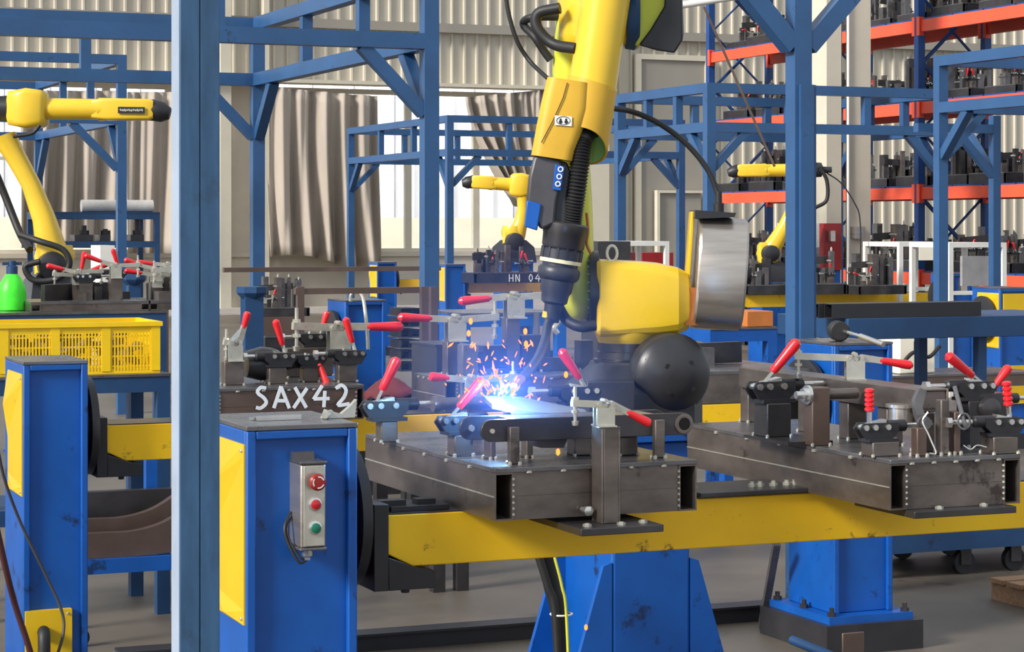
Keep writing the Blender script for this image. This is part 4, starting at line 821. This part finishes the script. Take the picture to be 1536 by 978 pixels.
# ================= FARTHER ROBOTS =================
def far_robot(lab, D, sh, el, tip, base_py, s, armtop=None):
    """sh shoulder pixel, el elbow pixel, tip end of forearm pixel, s size in metres per main robot unit"""
    P = lambda a, b, d=0: aD(a, b, D+d); k = D/F
    r = thing('welding_robot', lab, 'robot', aD(sh[0], base_py, D))
    q_ = aD(sh[0], base_py, D); obj('robot_pedestal', MB().box((q_.x-.17*s, q_.y-.17*s, FL+.02), (q_.x+.17*s, q_.y+.17*s, q_.z-.02)).box((q_.x-.3*s, q_.y-.3*s, FL), (q_.x+.3*s, q_.y+.3*s, FL+.02)).box((q_.x-.2*s, q_.y-.2*s, q_.z-.02), (q_.x+.2*s, q_.y+.2*s, q_.z-.001)), BLUE, label='blue pedestal under the '+lab.split(' robot')[0]+' robot', cat='pedestal')
    c = P(*sh); bz = P(sh[0], base_py)
    obj('base_casting', MB().loft([[V((c.x+a*.2*s, c.y+b*.2*s, bz.z)) for a, b in ((-1,-1),(1,-1),(1,1),(-1,1))], [V((c.x+a*.18*s, c.y+b*.18*s, bz.z+.16*s)) for a, b in ((-1,-1),(1,-1),(1,1),(-1,1))], [V((c.x+a*.11*s, c.y+b*.11*s, bz.z+.24*s)) for a, b in ((-1,-1),(1,-1),(1,1),(-1,1))]]), BLKM, r)
    obj('swivel_body', MB().lathe((c.x, c.y, bz.z+.24*s), Z_, [(0, .11*s), (.08*s, .14*s), (.16*s, .12*s)], 20).loft([rrect(c+RT*a*s, RT, w1*s, w2*s, .04*s) for a, w1, w2 in ((-.12, .09, .1), (-.09, .12, .13), (.06, .12, .13), (.1, .1, .11))]), YROB, r)
    obj('shoulder_motor', MB().lathe(c-FW*.1*s, (-FW+RT*.3), [(0, .1*s), (.1*s, .095*s), (.12*s, .05*s)], 20), BLKM, r)
    E_ = P(*(armtop or el)); d = E_-c; bow = (RT*-d.z+Z_*d.dot(RT)).normalized()*-.06*s
    rg = []
    for t, w1, w2 in ((-.08, .07, .09), (0, .12, .13), (.15, .1, .11), (.35, .078, .085), (.6, .065, .07), (.85, .07, .08), (1.0, .09, .1)):
        rg.append(ell(c+d*t+bow*math.sin(max(0, t)*math.pi)-FW*.02*s, d, w1*s, w2*s, 16))
    obj('lower_arm', MB().loft(rg), YROB, r, sharp=60)
    E_ = P(*el); T = P(*tip); f = T-E_; fa = f.normalized()
    obj('elbow_housing', MB().loft([rrect(E_-fa*a*s, fa, w1*s, w1*1.15*s, .04*s) for a, w1 in ((.14, .06), (.12, .1), (0, .12), (-.1, .11), (-.13, .09))]), YROB, r, sharp=60)
    obj('elbow_motor', MB().lathe(E_-fa*.13*s, -fa, [(0, .09*s), (.08*s, .085*s), (.1*s, .04*s), (.2*s, .035*s)], 18), BLKM, r)
    fl = f.length
    obj('forearm_tube', MB().lathe(E_+fa*.12*s, fa, [(0, .075*s), (fl*.5-.1*s, .072*s), (fl*.5-.1*s, .08*s), (fl*.5-.06*s, .08*s)], 20), YROB, r)
    obj('forearm_casing', MB().loft([rrect(E_+fa*t, fa, w1*s, w2*s, .02*s) for t, w1, w2 in ((fl*.5-.02*s, .06, .065), (fl*.58, .085, .075), (fl*.9, .08, .072), (fl*.93, .07, .06))]), YROB, r)
    obj('wrist', MB().lathe(T-fa*.02*s-fa*fl*.07, fa+Z_*-.2, [(-.06*s, .05*s), (0, .075*s), (.08*s, .07*s), (.13*s, .04*s)], 18), BLK, r)
    return r, P
r1, P = far_robot('yellow robot at far left with its arm stretched towards the nearest post', 17.0, (82, 398), (42, 163), (246, 165), 455, 1.12, (6, 205))
q = P(196, 165, -.1); o = obj('nameplate', MB().bar(P(177, 165, -.105), P(217, 165.5, -.105), .01, .05, up=Z_), LCD, r1, label='dark nameplate strip')
mb = MB()
for k in range(11): mb.bar(P(180+k*3.2, 163.5+(k % 2)*.8, -.115), P(182+k*3.2, 166+(k % 3)*.6, -.115), .004, .012)
obj('nameplate_print', mb, ZINC, o)
cable('black cables looping round the shoulder of the far left robot', [P(30, 352, -.2), P(60, 362, -.3), P(95, 375, -.3), P(104, 398, -.3), P(85, 418, -.3), P(50, 420, -.3), P(38, 400, -.3), P(60, 392, -.3)], .024)
cable('second black cable hanging along the far left robot arm', [P(20, 205, -.2), P(48, 200, -.2), P(60, 188, -.2)], .014)
cable('bundle of black cables behind the far left robot arm', [P(-10, 250, .2), P(10, 300, .2), P(30, 350, .1), P(45, 375, -.1)], .03)
for i, (a, b_, c_, d_) in enumerate(((52, 350, 64, 366), (52, 372, 72, 390))): obj('robot_bracket', MB().box(P(a, b_, .0), P(c_, d_, -.06)), BRN, r1)
r2, P = far_robot('small distant yellow robot standing before the bright window', 31, (770, 362), (782, 278), (702, 272), 392, 1.25)
r3, P = far_robot('distant yellow robot between the right cage post and the racks', 24.5, (1152, 380), (1205, 255), (1098, 256), 422, .95)
cable('black cable loop hanging by the distant robot right of the cage post', [P(1228, 250, -.1), P(1240, 270, -.1), P(1240, 300, -.1), P(1222, 312, -.1)], .022)
cable('thin cable drooping across the wide beige column', [P(1238, 258), P(1262, 275), P(1282, 305), P(1290, 330), P(1291, 400), P(1291, 560)], .008)
# ================= FARTHER STATIONS =================
def colpx(lab, px, D, disc=1, **k):
    q = aD(px, 0, D); return column(lab, q.x, q.y, disc, **k)
cD = colpx('blue box column with a black disc at its left, behind the front jigs', 518, 14.4, -1, side=False)
colpx('small distant blue box column left of the slim cage post before the window', 566, 30, 1)
colpx('small distant blue box column with yellow edge left of the distant dark jig', 668, 28.3, 1)
c3 = colpx('blue box column with a small button box beside the orange racks', 1427, 22.8, -1)
colpx('blue box column with yellow front plates at the right edge', 1500, 17.4, -1, front_yellow=True)
q = aD(1442, 430, 22.75); obj('push_button_station', MB().box((q.x-.035, q.y-.06, q.z-.09), (q.x+.035, q.y, q.z+.09)), ALU, label='small grey button box on the distant blue column by the racks', cat='control box', bevel=.006)
# beams: middle cell, far cells
q = aD(692, 0, 28.5); bm1 = beam('distant yellow beam under the dark jig before the bright window', q.x, q.x+2.9, q.y)
q = aD(596, 0, 30.2); beam('short distant yellow beam between two small blue columns', q.x, q.x+.55, q.y)
q = aD(1110, 0, 23.4); q2x = xY(1418, q.y); beam('distant yellow beam right of the main cage post, below upright jigs', q.x, q2x, q.y)
# jigs on far beams and benches
T = [rjig('dark fixture', 100+i, w_=(.7, .9, .6, .8)[i], d_=.7, clamps=(2, 3, 2, 3)[i], posts=(12, 14, 10, 12)[i], tall=(.4, .34, .45, .5)[i]) for i in range(4)]
used = [False]*4
def putjig(i, loc, lab, group=None, rotz=0, sc=1):
    if not used[i]:
        used[i] = True; r = T[i]; r.location = loc; r.rotation_euler = (0, 0, rotz); r.scale = (sc,)*3; r['label'] = lab
        if group: r['group'] = group
        return r
    return dup(T[i], loc, lab, group, rotz, sc)
q = aD(748, 0, 28.5); a = putjig(1, (q.x, q.y+.05, .88), 'dark jig chalked HN 04 on the distant yellow beam before the window', sc=1.05)
hn_jig, hn_q = a, q
q = aD(1140, 0, 23.6); putjig(0, (q.x, q.y+.1, .88), 'dark upright jig at the left end of the distant yellow beam, under the small robot', sc=.78)
q = aD(1222, 0, 23.6); putjig(2, (q.x, q.y+.1, .88), 'dark upright jig in the middle of the distant yellow beam, before the red cabinet', sc=.9)
q = aD(1312, 0, 23.6); putjig(3, (q.x, q.y+.1, .88), 'dark upright jig at the right end of the distant yellow beam, below the beige column', sc=.75)
# rack load
names = ['on the floor', 'on the lowest shelf', 'on the second shelf', 'on the third shelf', 'on the fourth shelf', 'on the top shelf']
bays = ['right-hand near', 'middle', 'left-hand far']
pos3 = ['nearest', 'middle', 'farthest']; rnd = random.Random(3)
for li, z in enumerate([0.0]+LV):
    for bi in range(3):
        for k in range(3):
            y = RYS[bi]+.5+k*.93
            putjig((li*5+bi*3+k*2+1) % 4, (RX+.5+rnd.uniform(-.04, .04), y, z+.021 if z else FL), 'dark rack fixture %s of the %s bay, %s of three' % (names[li], bays[bi], pos3[k]), 'fixtures stored on the pallet rack', rnd.choice((0, 0, math.pi)), rnd.uniform(.9, 1.06))
# ================= LEFT AREA =================
# yellow crate
cy = 9.85; x1 = xY(240, cy); x0 = x1-.72; z0 = zD(559, 10.0); z1 = zD(482, 10.0); dpt = .45
crt = thing('plastic_crate', 'yellow slotted plastic crate on a blue bench at left', 'crate', ((x0+x1)/2, cy+dpt/2, z0))
obj('rim', MB().box((x0-.01, cy-.01, z1-.02), (x1+.01, cy+.012, z1)).box((x0-.01, cy+dpt-.012, z1-.02), (x1+.01, cy+dpt+.01, z1)).box((x0-.01, cy+.012, z1-.02), (x0+.012, cy+dpt-.012, z1)).box((x1-.012, cy+.012, z1-.02), (x1+.01, cy+dpt-.012, z1)), YCR, crt)
obj('crate_floor', MB().box((x0, cy, z0), (x1, cy+dpt, z0+.012)), YCR, crt)
for y in (cy, cy+dpt-.006):
    for k in range(4):
        xx = x0+(x1-x0-.04)*k/3; obj('corner_post', MB().box((xx, y-.004, z0+.012), (xx+.04, y+.008, z1-.02)), YCR, crt)
    lt = MB()
    for k in range(46):
        xx = x0+.03+(x1-x0-.06)*k/45; lt.box((xx-.0035, y, z0+.012), (xx+.0035, y+.006, z1-.05))
    for zz in (z0+.03, z0+.075, z0+.12, z0+.165): lt.box((x0+.04, y+.001, zz), (x1-.04, y+.005, zz+.007))
    lt.box((x0+.03, y+.001, z1-.05), (x1-.03, y+.006, z1-.02))
    obj('side_lattice', lt, YCR, crt, kind='stuff')
rnd = random.Random(8); mp_ = MB()
for k in range(90):
    a = V((rnd.uniform(x0+.08, x1-.08), rnd.uniform(cy+.07, cy+dpt-.07), z0+.02+.16*rnd.random())); b = a+V((rnd.uniform(-.05, .05), rnd.uniform(-.04, .04), rnd.uniform(-.02, .03))); mp_.bar(a, b, .03, .03)
obj('metal_parts', mp_, STLB, label='grey brown metal parts heaped inside the yellow crate', cat='parts', kind='stuff')
for xx in (x0, x1-.006):
    lt = MB()
    for k in range(28):
        yy = cy+.02+(dpt-.04)*k/27; lt.box((xx, yy-.0035, z0+.012), (xx+.006, yy+.0035, z1-.02))
    for zz in (z0+.03, z0+.075, z0+.12, z0+.165): lt.box((xx+.001, cy+.02, zz), (xx+.005, cy+dpt-.02, zz+.007))
    obj('end_lattice', lt, YCR, crt, kind='stuff')
def bench(lab, x0, x1, y0, y1, zt_, t=.06, m=None, shelf=None, apron=.07, legs=True, top=None, name='work_bench', cat='bench'):
    m = m or BLUED; r = thing(name, lab, cat, ((x0+x1)/2, (y0+y1)/2, 0))
    obj('bench_top', MB().box((x0, y0, zt_-.012), (x1, y1, zt_)), top or STLG, r)
    obj('apron', MB().box((x0, y0+.005, zt_-.012-apron), (x1, y0+t, zt_-.012)).box((x0, y1-t, zt_-.012-apron), (x1, y1-.005, zt_-.012)).box((x0, y0+t, zt_-.012-apron), (x0+t, y1-t, zt_-.012)).box((x1-t, y0+t, zt_-.012-apron), (x1, y1-t, zt_-.012)), m, r)
    for x in (x0, x1-t):
        for y in (y0+.005, y1-t-.005): obj('leg', MB().box((x, y, FL), (x+t, y+t, zt_-.012-apron)), m, r)
    if shelf is not None: obj('shelf', MB().box((x0+t, y0+.01, shelf-.02), (x1-t, y1-.01, shelf)), m, r); obj('stretcher', MB().box((x0+t, y0+.005, shelf-.07), (x1-t, y0+.03, shelf-.02)), m, r)
    return r
bench('blue steel bench carrying the yellow crate', x0-.3, xY(256, 9.8), 9.8, 10.4, z0-.001, shelf=.35)
# small basket below the crate
q = aD(157, 600, 10.2); obj('wire_basket', MB().tubebox((q.x-.12, q.y-.1, q.z-.12+.0), (q.x+.12, q.y+.1, q.z+.12), 2, .006), ZINC, label='small grey basket behind the bench legs under the yellow crate', cat='basket') if False else None
# cart with curved plates
cy = 9.1; cx0, cx1 = xY(118, cy), xY(330, cy)
ct = thing('parts_cart', 'low blue cart holding curved brown steel plates between the left column and the nearest post', 'cart', ((cx0+cx1)/2, cy+.3, 0))
zc_ = zD(850, 9.15)
obj('frame_beam', MB().box((cx0, cy, zc_-.03), (cx1, cy+.05, zc_+.03)), BLUE, ct); obj('frame_beam', MB().box((cx0, cy+.5, zc_-.03), (cx1, cy+.55, zc_+.03)), BLUE, ct)
for x in (cx0, (cx0+cx1)/2-.1, cx1-.05): obj('frame_crossbar', MB().box((x, cy+.05, zc_-.03), (x+.05, cy+.5, zc_+.03)), BLUE, ct)
for x in (cx0+.06, cx1-.2): obj('frame_post', MB().box((x, cy+.5, zc_+.03), (x+.05, cy+.55, .62)), BLUE, ct)
for x in (cx0+.02, cx1-.04):
    for y in (cy+.08, cy+.48): w1 = obj('caster', MB().cyl((x, y-.015, FL+.04), (x, y+.015, FL+.04), .04, 20), RUB, ct); obj('caster_fork', MB().box((x-.015, y-.025, FL+.03), (x+.015, y-.017, zc_-.03)).box((x-.015, y+.017, FL+.03), (x+.015, y+.025, zc_-.03)), STLD, w1)
def curved(y, z0, z1, seed, lab):
    pts = [(118, 0), (160, 0), (200, -.0), (235, .018), (262, .05), (300, .12)]; top = []; 
    xs = [xY(a, cy) for a, _ in pts]
    up = smooth([V((x, y, z1+b)) for x, (a, b) in zip(xs, pts)], 5); dn = smooth([V((x, y, z0+b*.2)) for x, (a, b) in zip(xs, pts)], 5)
    mb = MB(); rings = [[u, u+Y_*.05, d+Y_*.05, d] for u, d in zip(up, dn)]
    return obj('curved_plate', mb.loft(rings), STLB, label=lab, cat='plate')
curved(cy+.03, zc_+.031, zc_+.135, 1, 'front curved brown steel plate on the low blue cart'); curved(cy+.22, zc_+.031, zc_+.17, 2, 'rear curved brown steel plate on the low blue cart')
obj('steel_channel', MB().box((cx0, cy+.42, zc_+.031), (cx1+.1, cy+.48, zc_+.26)), STLD, label='long dark steel channel at the back of the low blue cart', cat='channel')
def lowjig(lab, seed, loc, w_):
    r = rjig(lab, seed, w_, .5, .05, 5, 5, .07, m=STL, ph=.15); r.location = loc; return r
# lime bottle on a blue cabinet
q = aD(18, 466, 11.5); zt_ = q.z
bench('long blue bench behind the crate with a lime green bottle on it', xY(-60, q.y-.3), xY(250, q.y-.3), q.y-.3, q.y+.4, zt_, m=BLUED)
gb = thing('gas_bottle', 'lime green bottle with blue valve cap at the left edge', 'bottle', q)
obj('bottle_body', MB().lathe(q+Z_*.001, Z_, [(0, .068), (.005, .073), (.10, .073), (.13, .066), (.17, .045), (.19, .03)], 28), LGRN, gb)
obj('valve', MB().lathe(q+Z_*.19, Z_, [(0, .03), (.04, .03), (.045, .02), (.07, .02)], 16).bar(q+V((-.05, 0, .245)), q+V((.05, 0, .245)), .02, .016), BLUED, gb)
a = lowjig('low clamp fixture on the long blue bench right of the lime bottle', 21, (xY(95, q.y)+.1, q.y+.02, zt_+.001), .62)
a = lowjig('low clamp fixture on the right end of the long blue bench near the nearest post', 22, (xY(225, q.y)+.12, q.y+.02, zt_+.001), .36)
# cup stands
def cupstand(lab, px, D, ytop, ybot, wpx, hw):
    q = aD(px, ytop, D); k = D/F; r = thing('cup_stand', lab, 'stand', (q.x, q.y, 0)); s = hw*k; p = wpx*k
    obj('stand_post', MB().box((q.x-p, q.y-p, FL), (q.x+p, q.y+p, q.z-14*k)), BLUED, r)
    obj('cup_head', MB().lathe((q.x, q.y, q.z-18*k), Z_, [(0, p*1.1), (6*k, s*.9), (9*k, s), (18*k, s), (18*k, s*.8)], 8), BLUED, r, sharp=20)
cupstand('blue post with a wide cup head behind the yellow crate', 200, 12.9, 410, 480, 9, 20)
cupstand('blue post with a wide cup head right of the nearest post', 378, 11.2, 430, 570, 14, 24)
# rack/table at the left wall
q = aD(205, 318, 25)
bench('tall blue steel shelf bench against the left window wall', xY(62, q.y), xY(240, q.y), q.y, q.y+.9, zD(318, 25), m=BLUED, shelf=zD(362, 25), top=BLUED)
obj('film_roll', MB().cyl((xY(130, q.y), q.y+.3, zD(318, 25)+.071), (xY(238, q.y), q.y+.3, zD(318, 25)+.071), .07, 18), ROLL, label='long white roll lying on the tall blue shelf bench', cat='roll')
obj('paper_stack', MB().box((xY(128, q.y), q.y-.8, FL), (xY(172, q.y-.8), q.y-.3, zD(368, 24.2))), WHITE, label='white wrapped block standing before the tall blue shelf bench', cat='package')
for i, (a, b_, t_) in enumerate(((112, 140, 345), (150, 166, 350), (196, 216, 335))):
    obj('machine_part', MB().box((xY(a, q.y+.2), q.y+.2, zD(362, 25)+.001), (xY(b_, q.y+.2), q.y+.5, zD(352, 25.2))).lathe(((xY((a+b_)/2, q.y+.35)), q.y+.35, zD(352, 25.2)), Z_, [(0, .06), (.05, .06), (.05, .03), (.05+(352-t_)*.008, .03)], 12), STLD, label='dark machine part on the shelf of the tall blue bench, %s from left' % ('first', 'second', 'third')[i], cat='part')
# ================= MIDDLE AREA =================
q = aD(555, 0, 12.4)
rl = thing('tube_rack', 'brown steel rail rack holding dark square tubes left of the large robot', 'rack', (q.x, q.y, 0))
for a, b_, py, D in ((335, 660, 405, 16.5), (442, 640, 437, 12.6)):
    p_, s_ = aD(a, py, D), aY(b_, py, aD(a, py, D).y); obj('rail', MB().bar(V((p_.x, p_.y, p_.z)), V((s_.x, p_.y, p_.z)), .05, .035), STLB, rl)
for px, D, py in ((248, 16.5, 400), (450, 12.6, 430), (636, 12.6, 430), (650, 12.0, 430)):
    p_ = aD(px, py, D); obj('rack_post', MB().box((p_.x-.02, p_.y-.02, FL), (p_.x+.02, p_.y+.02, p_.z)), STLB, rl)
y = aD(605, 0, 12.9).y; xa, xb = xY(600, y), xY(634, y)
tiers = [zD(v, 12.9) for v in (556, 538, 522, 506, 490, 474)]
for k, zz in enumerate(tiers):
    obj('tier_plate', MB().box((xa, y, zz-.006), (xb, y+.22, zz)), STLG, rl)
    for j in range(2): w3 = (xb-xa-.02)/2; obj('steel_tube', MB().tubebox((xa+.01+j*w3, y+.01, zz+.001), (xa+.006+(j+1)*w3, y+.21, zz+.045), 1, .004), BLK, rl) 
xs_ = aD(0, 0, 1)
q = aD(430, 480, 13.5); bench('dark steel bench with a brown block left of the blue disc column', xY(398, q.y), xY(470, q.y), q.y, q.y+.7, zD(503, 13.5), m=STLD)
obj('brown_block', MB().box((xY(396, q.y), q.y+.02, zD(503, 13.5)+.001), (xY(455, q.y), q.y+.4, zD(476, 13.5))), STLB, label='brown steel block on the dark bench left of the blue disc column', cat='block')
a = putjig(3, (xY(428, q.y)+.02, q.y+.25, zD(476, 13.5)+.001), 'small clamp fixture on the brown steel block', sc=.42)
obj('hook', MB().tube(smooth([aD(526, 452, 14.3), aD(527, 442, 14.3), aD(536, 437, 14.3), aD(544, 446, 14.25), aD(548, 470, 14.2), aD(551, 500, 14.2), aD(552, 524, 14.2)]), .012, 10), ZINC, label='white hooked pipe hanging over the blue disc column', cat='pipe')
# cloth
P = []
rnd = random.Random(5); base = aD(606, 600, 11.4)
for j in range(13):
    row = []
    for i in range(17):
        u, v = i/16, j/12; x = base.x-.15+.34*u; yy = base.y+.26*v; h_ = math.sin(math.pi*u)**.7*math.sin(math.pi*min(1, v*.9+.05))
        row.append(V((x, yy, base.z+.10*h_*(.8+.5*math.sin(5*u+2*v))+.012*math.sin(13*u+7*v))))
    P.append(row)
bench('dark low bench carrying a crumpled vest between the blue disc column and the left jig', xY(560, base.y), xY(648, base.y), base.y-.06, base.y+.32, base.z-.004, m=STLD)
o = obj('work_vest', MB().grid(P), PINK, label='crumpled maroon work vest with lime stripe behind the left jig', cat='clothing', sharp=180)
s = o.modifiers.new('solid', 'SOLIDIFY'); s.thickness = .01
for j in ((3, 5), (9, 11)): 
    g_ = MB().grid([[q+V((0, -.004, .008)) for q in row[2:15]] for row in P[j[0]:j[1]]]); o2 = obj('reflective_stripe', g_, mat('lime_stripe', (200, 230, 60), .5), o)
# blue low shelf behind jig G
q = aD(700, 480, 12.9); bench('blue bench frame seen behind the tall dark jig', xY(692, q.y), xY(850, q.y), q.y, q.y+.6, zD(470, 12.9), m=BLUE, shelf=.7)
obj('dark_bin', MB().box((xY(655, 9.9), 9.9, .62), (xY(700, 9.9), 10.25, zD(520, 10.55))).box((xY(655, 9.9)-.01, 9.89, zD(520, 10.55)), (xY(700, 9.9)+.01, 10.26, zD(517, 10.55))), STLD, label='dark steel bin behind the white clamps of the rear jig', cat='bin')
bench('low dark stand under the dark steel bin', xY(651, 9.88), xY(704, 9.88), 9.88, 10.27, .619, m=STLD)
q = aD(1066, 492, 12.6)
bench('blue steel bench frame right of the black domed robot base', q.x, xY(1166, q.y), q.y, q.y+.6, q.z, m=BLUE, shelf=.55)
obj('copper_block', MB().box((xY(1120, q.y)+.02, q.y+.03, q.z+.001), (xY(1166, q.y)-.01, q.y+.3, q.z+.09)), BRN, label='copper brown block on the blue bench right of the aluminium drum', cat='block', bevel=.003)
# white table frames
def wframe(lab, px0, px1, D, ytop, dep=.7):
    q = aD(px0, ytop, D); x0, x1 = q.x, xY(px1, q.y); r = thing('white_table', lab, 'table', ((x0+x1)/2, q.y, 0)); t = .05
    for x in (x0, x1-t):
        for y in (q.y, q.y+dep): obj('leg', MB().box((x, y, FL), (x+t, y+t, q.z-t)), WHITE, r)
    obj('table_top', MB().box((x0, q.y, q.z-t), (x1, q.y+dep+t, q.z)), WHITE, r); obj('lower_rail', MB().box((x0+t, q.y, .9), (x1-t, q.y+.03, .94)), WHITE, r)
    return r, q
wframe('white framed table seen just above the robot shoulder', 938, 1004, 24, 362)
wt, q = wframe('white framed table left of the slim blue posts before the racks', 1349, 1430, 24, 363); cx_ = xY(1392, q.y); obj('notice_sheet', MB().box((cx_-.12, q.y-.006, q.z-.2), (cx_+.14, q.y+.0, q.z-.0)), CREAM, wt, label='white notice sheet'); wframe('white framed table right of the slim blue posts before the racks', 1424, 1510, 22.6, 364)
q = aD(1465, 405, 22.2); obj('monitor_panel', MB().box((q.x-.17, q.y, q.z-.16), (q.x+.17, q.y+.04, q.z+.14)).box((q.x-.03, q.y+.01, FL), (q.x+.03, q.y+.03, q.z-.15)), mat('grey_screen', (150, 148, 150), .4), label='grey flat panel under the right white table', cat='panel')
for px, w1 in ((1000, 30), (960, 20)):
    pass
q = aD(1010, 385, 27); obj('dark_cabinet', MB().box((q.x-.42, q.y, FL), (q.x+.0, q.y+.5, q.z+.05)), REDD, label='dark red cabinet behind the yellow robot shoulder', cat='cabinet')
q = aD(905, 375, 22); obj('dark_cabinet', MB().box((q.x-.06, q.y, FL), (q.x+.3, q.y+.4, zD(362, 22))), STLD, label='dark grey cabinet directly behind the eyebolt of the robot', cat='cabinet')
# red cabinet
q = aD(1236, 335, 24.9); rc = thing('control_cabinet', 'dull red control cabinet with white frame beside the main right post', 'cabinet', (q.x, q.y, 0))
obj('cabinet_body', MB().box((q.x, q.y, zD(405, 24.9)), (xY(1262, q.y), q.y+.4, q.z)), REDD, rc); obj('cabinet_stand', MB().box((q.x, q.y+.02, FL), (xY(1262, q.y), q.y+.38, zD(405, 24.9))), BLUE, rc)
obj('white_frame', MB().box((q.x-.14, q.y-.05, FL), (q.x-.09, q.y+.0, q.z)).box((q.x-.6, q.y-.05, q.z-.05), (q.x-.14, q.y, q.z)), WHITE, rc); obj('socket_box', MB().box((xY(1242, q.y), q.y-.06, zD(362, 24.9)), (xY(1249, q.y), q.y, zD(346, 24.9))), ALU, rc)
# ================= RIGHT AREA =================
q = aD(1272, 478, 10.8); zb_ = zD(478, 10.8); yb = q.y
x0, x1 = q.x, xY(1640, yb); za, zb2 = -.018, .083
ct = thing('work_bench', 'dark blue steel bench on casters at right carrying two black square tubes', 'bench', ((x0+x1)/2, yb+.3, FL))
obj('bench_top', MB().box((x0, yb, zb_-.105), (x1, yb+.7, zb_)), BLUED, ct, bevel=.003)
for a in (1285, 1478):
    for dy in (.06, .6): x = xY(a, yb) if a > 1300 else x0+.3*0+.02; obj('leg', MB().box((x, yb+dy, zb2), (x+.05, yb+dy+.05, zb_-.105)), BLUED, ct)
obj('deck_beam', MB().box((x0, yb, za), (x1, yb+.05, zb2)), BLUED, ct); obj('deck_beam', MB().box((x0, yb+.65, za), (x1, yb+.7, zb2)), BLUED, ct); obj('deck_plate', MB().box((x0, yb+.05, zb2-.01), (x1, yb+.65, zb2)), BLUED, ct)
for px in (1403, 1460, 1535):
    for dy in (.06, .62):
        if px == 1403 and dy == .06: continue
        x = xY(px, yb); w1 = obj('caster', MB().cyl((x-.02, yb+dy-.018, FL+.06), (x-.02, yb+dy+.018, FL+.06), .06, 22), RUB, ct); obj('caster_fork', MB().box((x-.05, yb+dy-.03, FL+.05), (x+.01, yb+dy-.02, za)).box((x-.05, yb+dy+.02, FL+.05), (x+.01, yb+dy+.03, za)), STLD, w1)
for k in range(2):
    y = yb+.02+k*.0; 
x0 = xY(1253, yb-.01); L2 = xY(1482, yb-.01)
obj('square_tube', MB().tubebox((x0, yb+.02, zb_+.001), (L2-.02, yb+.095, zb_+.072), 0, .004), BLK, label='front black square tube lying on the dark blue bench', cat='tube', group=None)
obj('square_tube', MB().tubebox((x0-.03, yb+.098, zb_+.001), (L2-.0, yb+.173, zb_+.072), 0, .004), BLK, label='rear black square tube lying on the dark blue bench', cat='tube')
# mallet on column top
q = V((xY(1252, 8.05), 8.02, CH+.043)); mh = thing('mallet', 'black rubber mallet with bright steel handle on the right blue column', 'mallet', q)
hd = (RT*.9-FW*.35).normalized()
obj('mallet_head', MB().lathe(q-FW*.05, FW, [(0, .036), (.006, .042), (.10, .042), (.106, .036)], 22), RUB, mh)
obj('mallet_handle', MB().tube([q+V((.02, 0, .0)), aD(1292, 505, 8.75), aD(1325, 517, 8.65)], .0075, 10).tube([aD(1290, 504, 8.7), aD(1325, 517, 8.6)], .011, 10), CHR, mh)
obj('steel_scrap', MB().bar(aD(1296, 508, 8.85), aD(1322, 511, 8.85), .012, .006), CHR, label='thin bright strip lying beside the mallet handle', cat='strip')
# welder on lower shelf
q = aD(1375, 535, 13.0); we = thing('power_unit', 'cream power unit with black cables on the shelf below the dark blue bench', 'machine', q)
obj('unit_body', MB().box((q.x-.12, q.y, q.z-.1), (q.x+.13, q.y+.3, q.z+.13)), CREAM, we, bevel=.01); obj('unit_label', MB().box((q.x-.02, q.y-.003, q.z+.04), (q.x+.04, q.y, q.z+.09)), BLK, we)
cable('black cables draped over the cream power unit', [q+V((-.14, -.04, -.05)), q+V((-.05, -.05, .03)), q+V((.05, -.05, -.0)), q+V((.14, -.03, .06))], .012)
bench('brown topped shelf bench under the cream power unit', q.x-.4, q.x+.8, q.y-.1, q.y+.4, q.z-.101, m=STLB)
# pallet piece
pw = thing('wooden_pallet', 'corner of an old wooden pallet at the lower right edge', 'pallet', aD(1515, 905, 9.4)); q = aD(1492, 885, 9.9); q.z = FL; q.x += .26
for k in range(3): obj('plank', MB().box((q.x-.02, q.y+k*.14, FL+.085), (q.x+.9, q.y+k*.14+.11, FL+.105)), WOOD, pw)
for k in range(2): obj('bearer', MB().box((q.x+.0+k*.5, q.y, FL), (q.x+.09+k*.5, q.y+.4, FL+.085)), WOOD, pw)
# props and hoses low right
obj('prop_bar', MB().bar(aD(1165, 815, 9.3), V((*aD(1143, 915, 9.6).xy, FL+.012)), .03, .03), STLG, label='slanting grey steel bar beside the base of the right blue column', cat='bar')
q = aD(1148, 1018, 8.3); q.z = FL; cable('coil of black hose at the lower right of the floor', [q+V((.16*math.cos(t), .16*math.sin(t), .02+.006*t)) for t in [i*.5 for i in range(26)]], .02)
br = obj('slotted_bracket', MB().box(aD(1264, 950, 8.6), aD(1305, 1010, 8.6)+Y_*.05), STLB, label='rusty slotted bracket in front of the base of the right blue column', cat='bracket', bevel=.004)
obj('floor_pipe', MB().cyl(aD(1188, 960, 8.5), aD(1250, 985, 8.3), .018, 14), BLUED, label='short dark blue pipe lying by the right column base', cat='pipe')
obj('bright_conduit_pair', MB().cyl(aD(1020, 8, 18), aD(1110, -6, 18), .03, 10).cyl(aD(1020, 0, 18), aD(1110, -14, 18), .02, 10), WHITE, label='bright white lamp rail at top right of the large robot', cat='rail')
obj('guy_wire', MB().cyl(aD(1056, 10, 20), aD(1162, 250, 20), .012, 8), STLB, label='thin slanting tan cable in front of the racks', cat='cable')

# chalk on the distant jig, after all its copies are made
WM[hn_jig.name] = V((0, 0, 0)); lx = (aY(764, 417, hn_q.y-.33).x-hn_q.x)/1.05; letters('HN 04', (lx, -.352, .015), X_, .088, CHALK, 'chalked letters HN 04', parent=hn_jig)
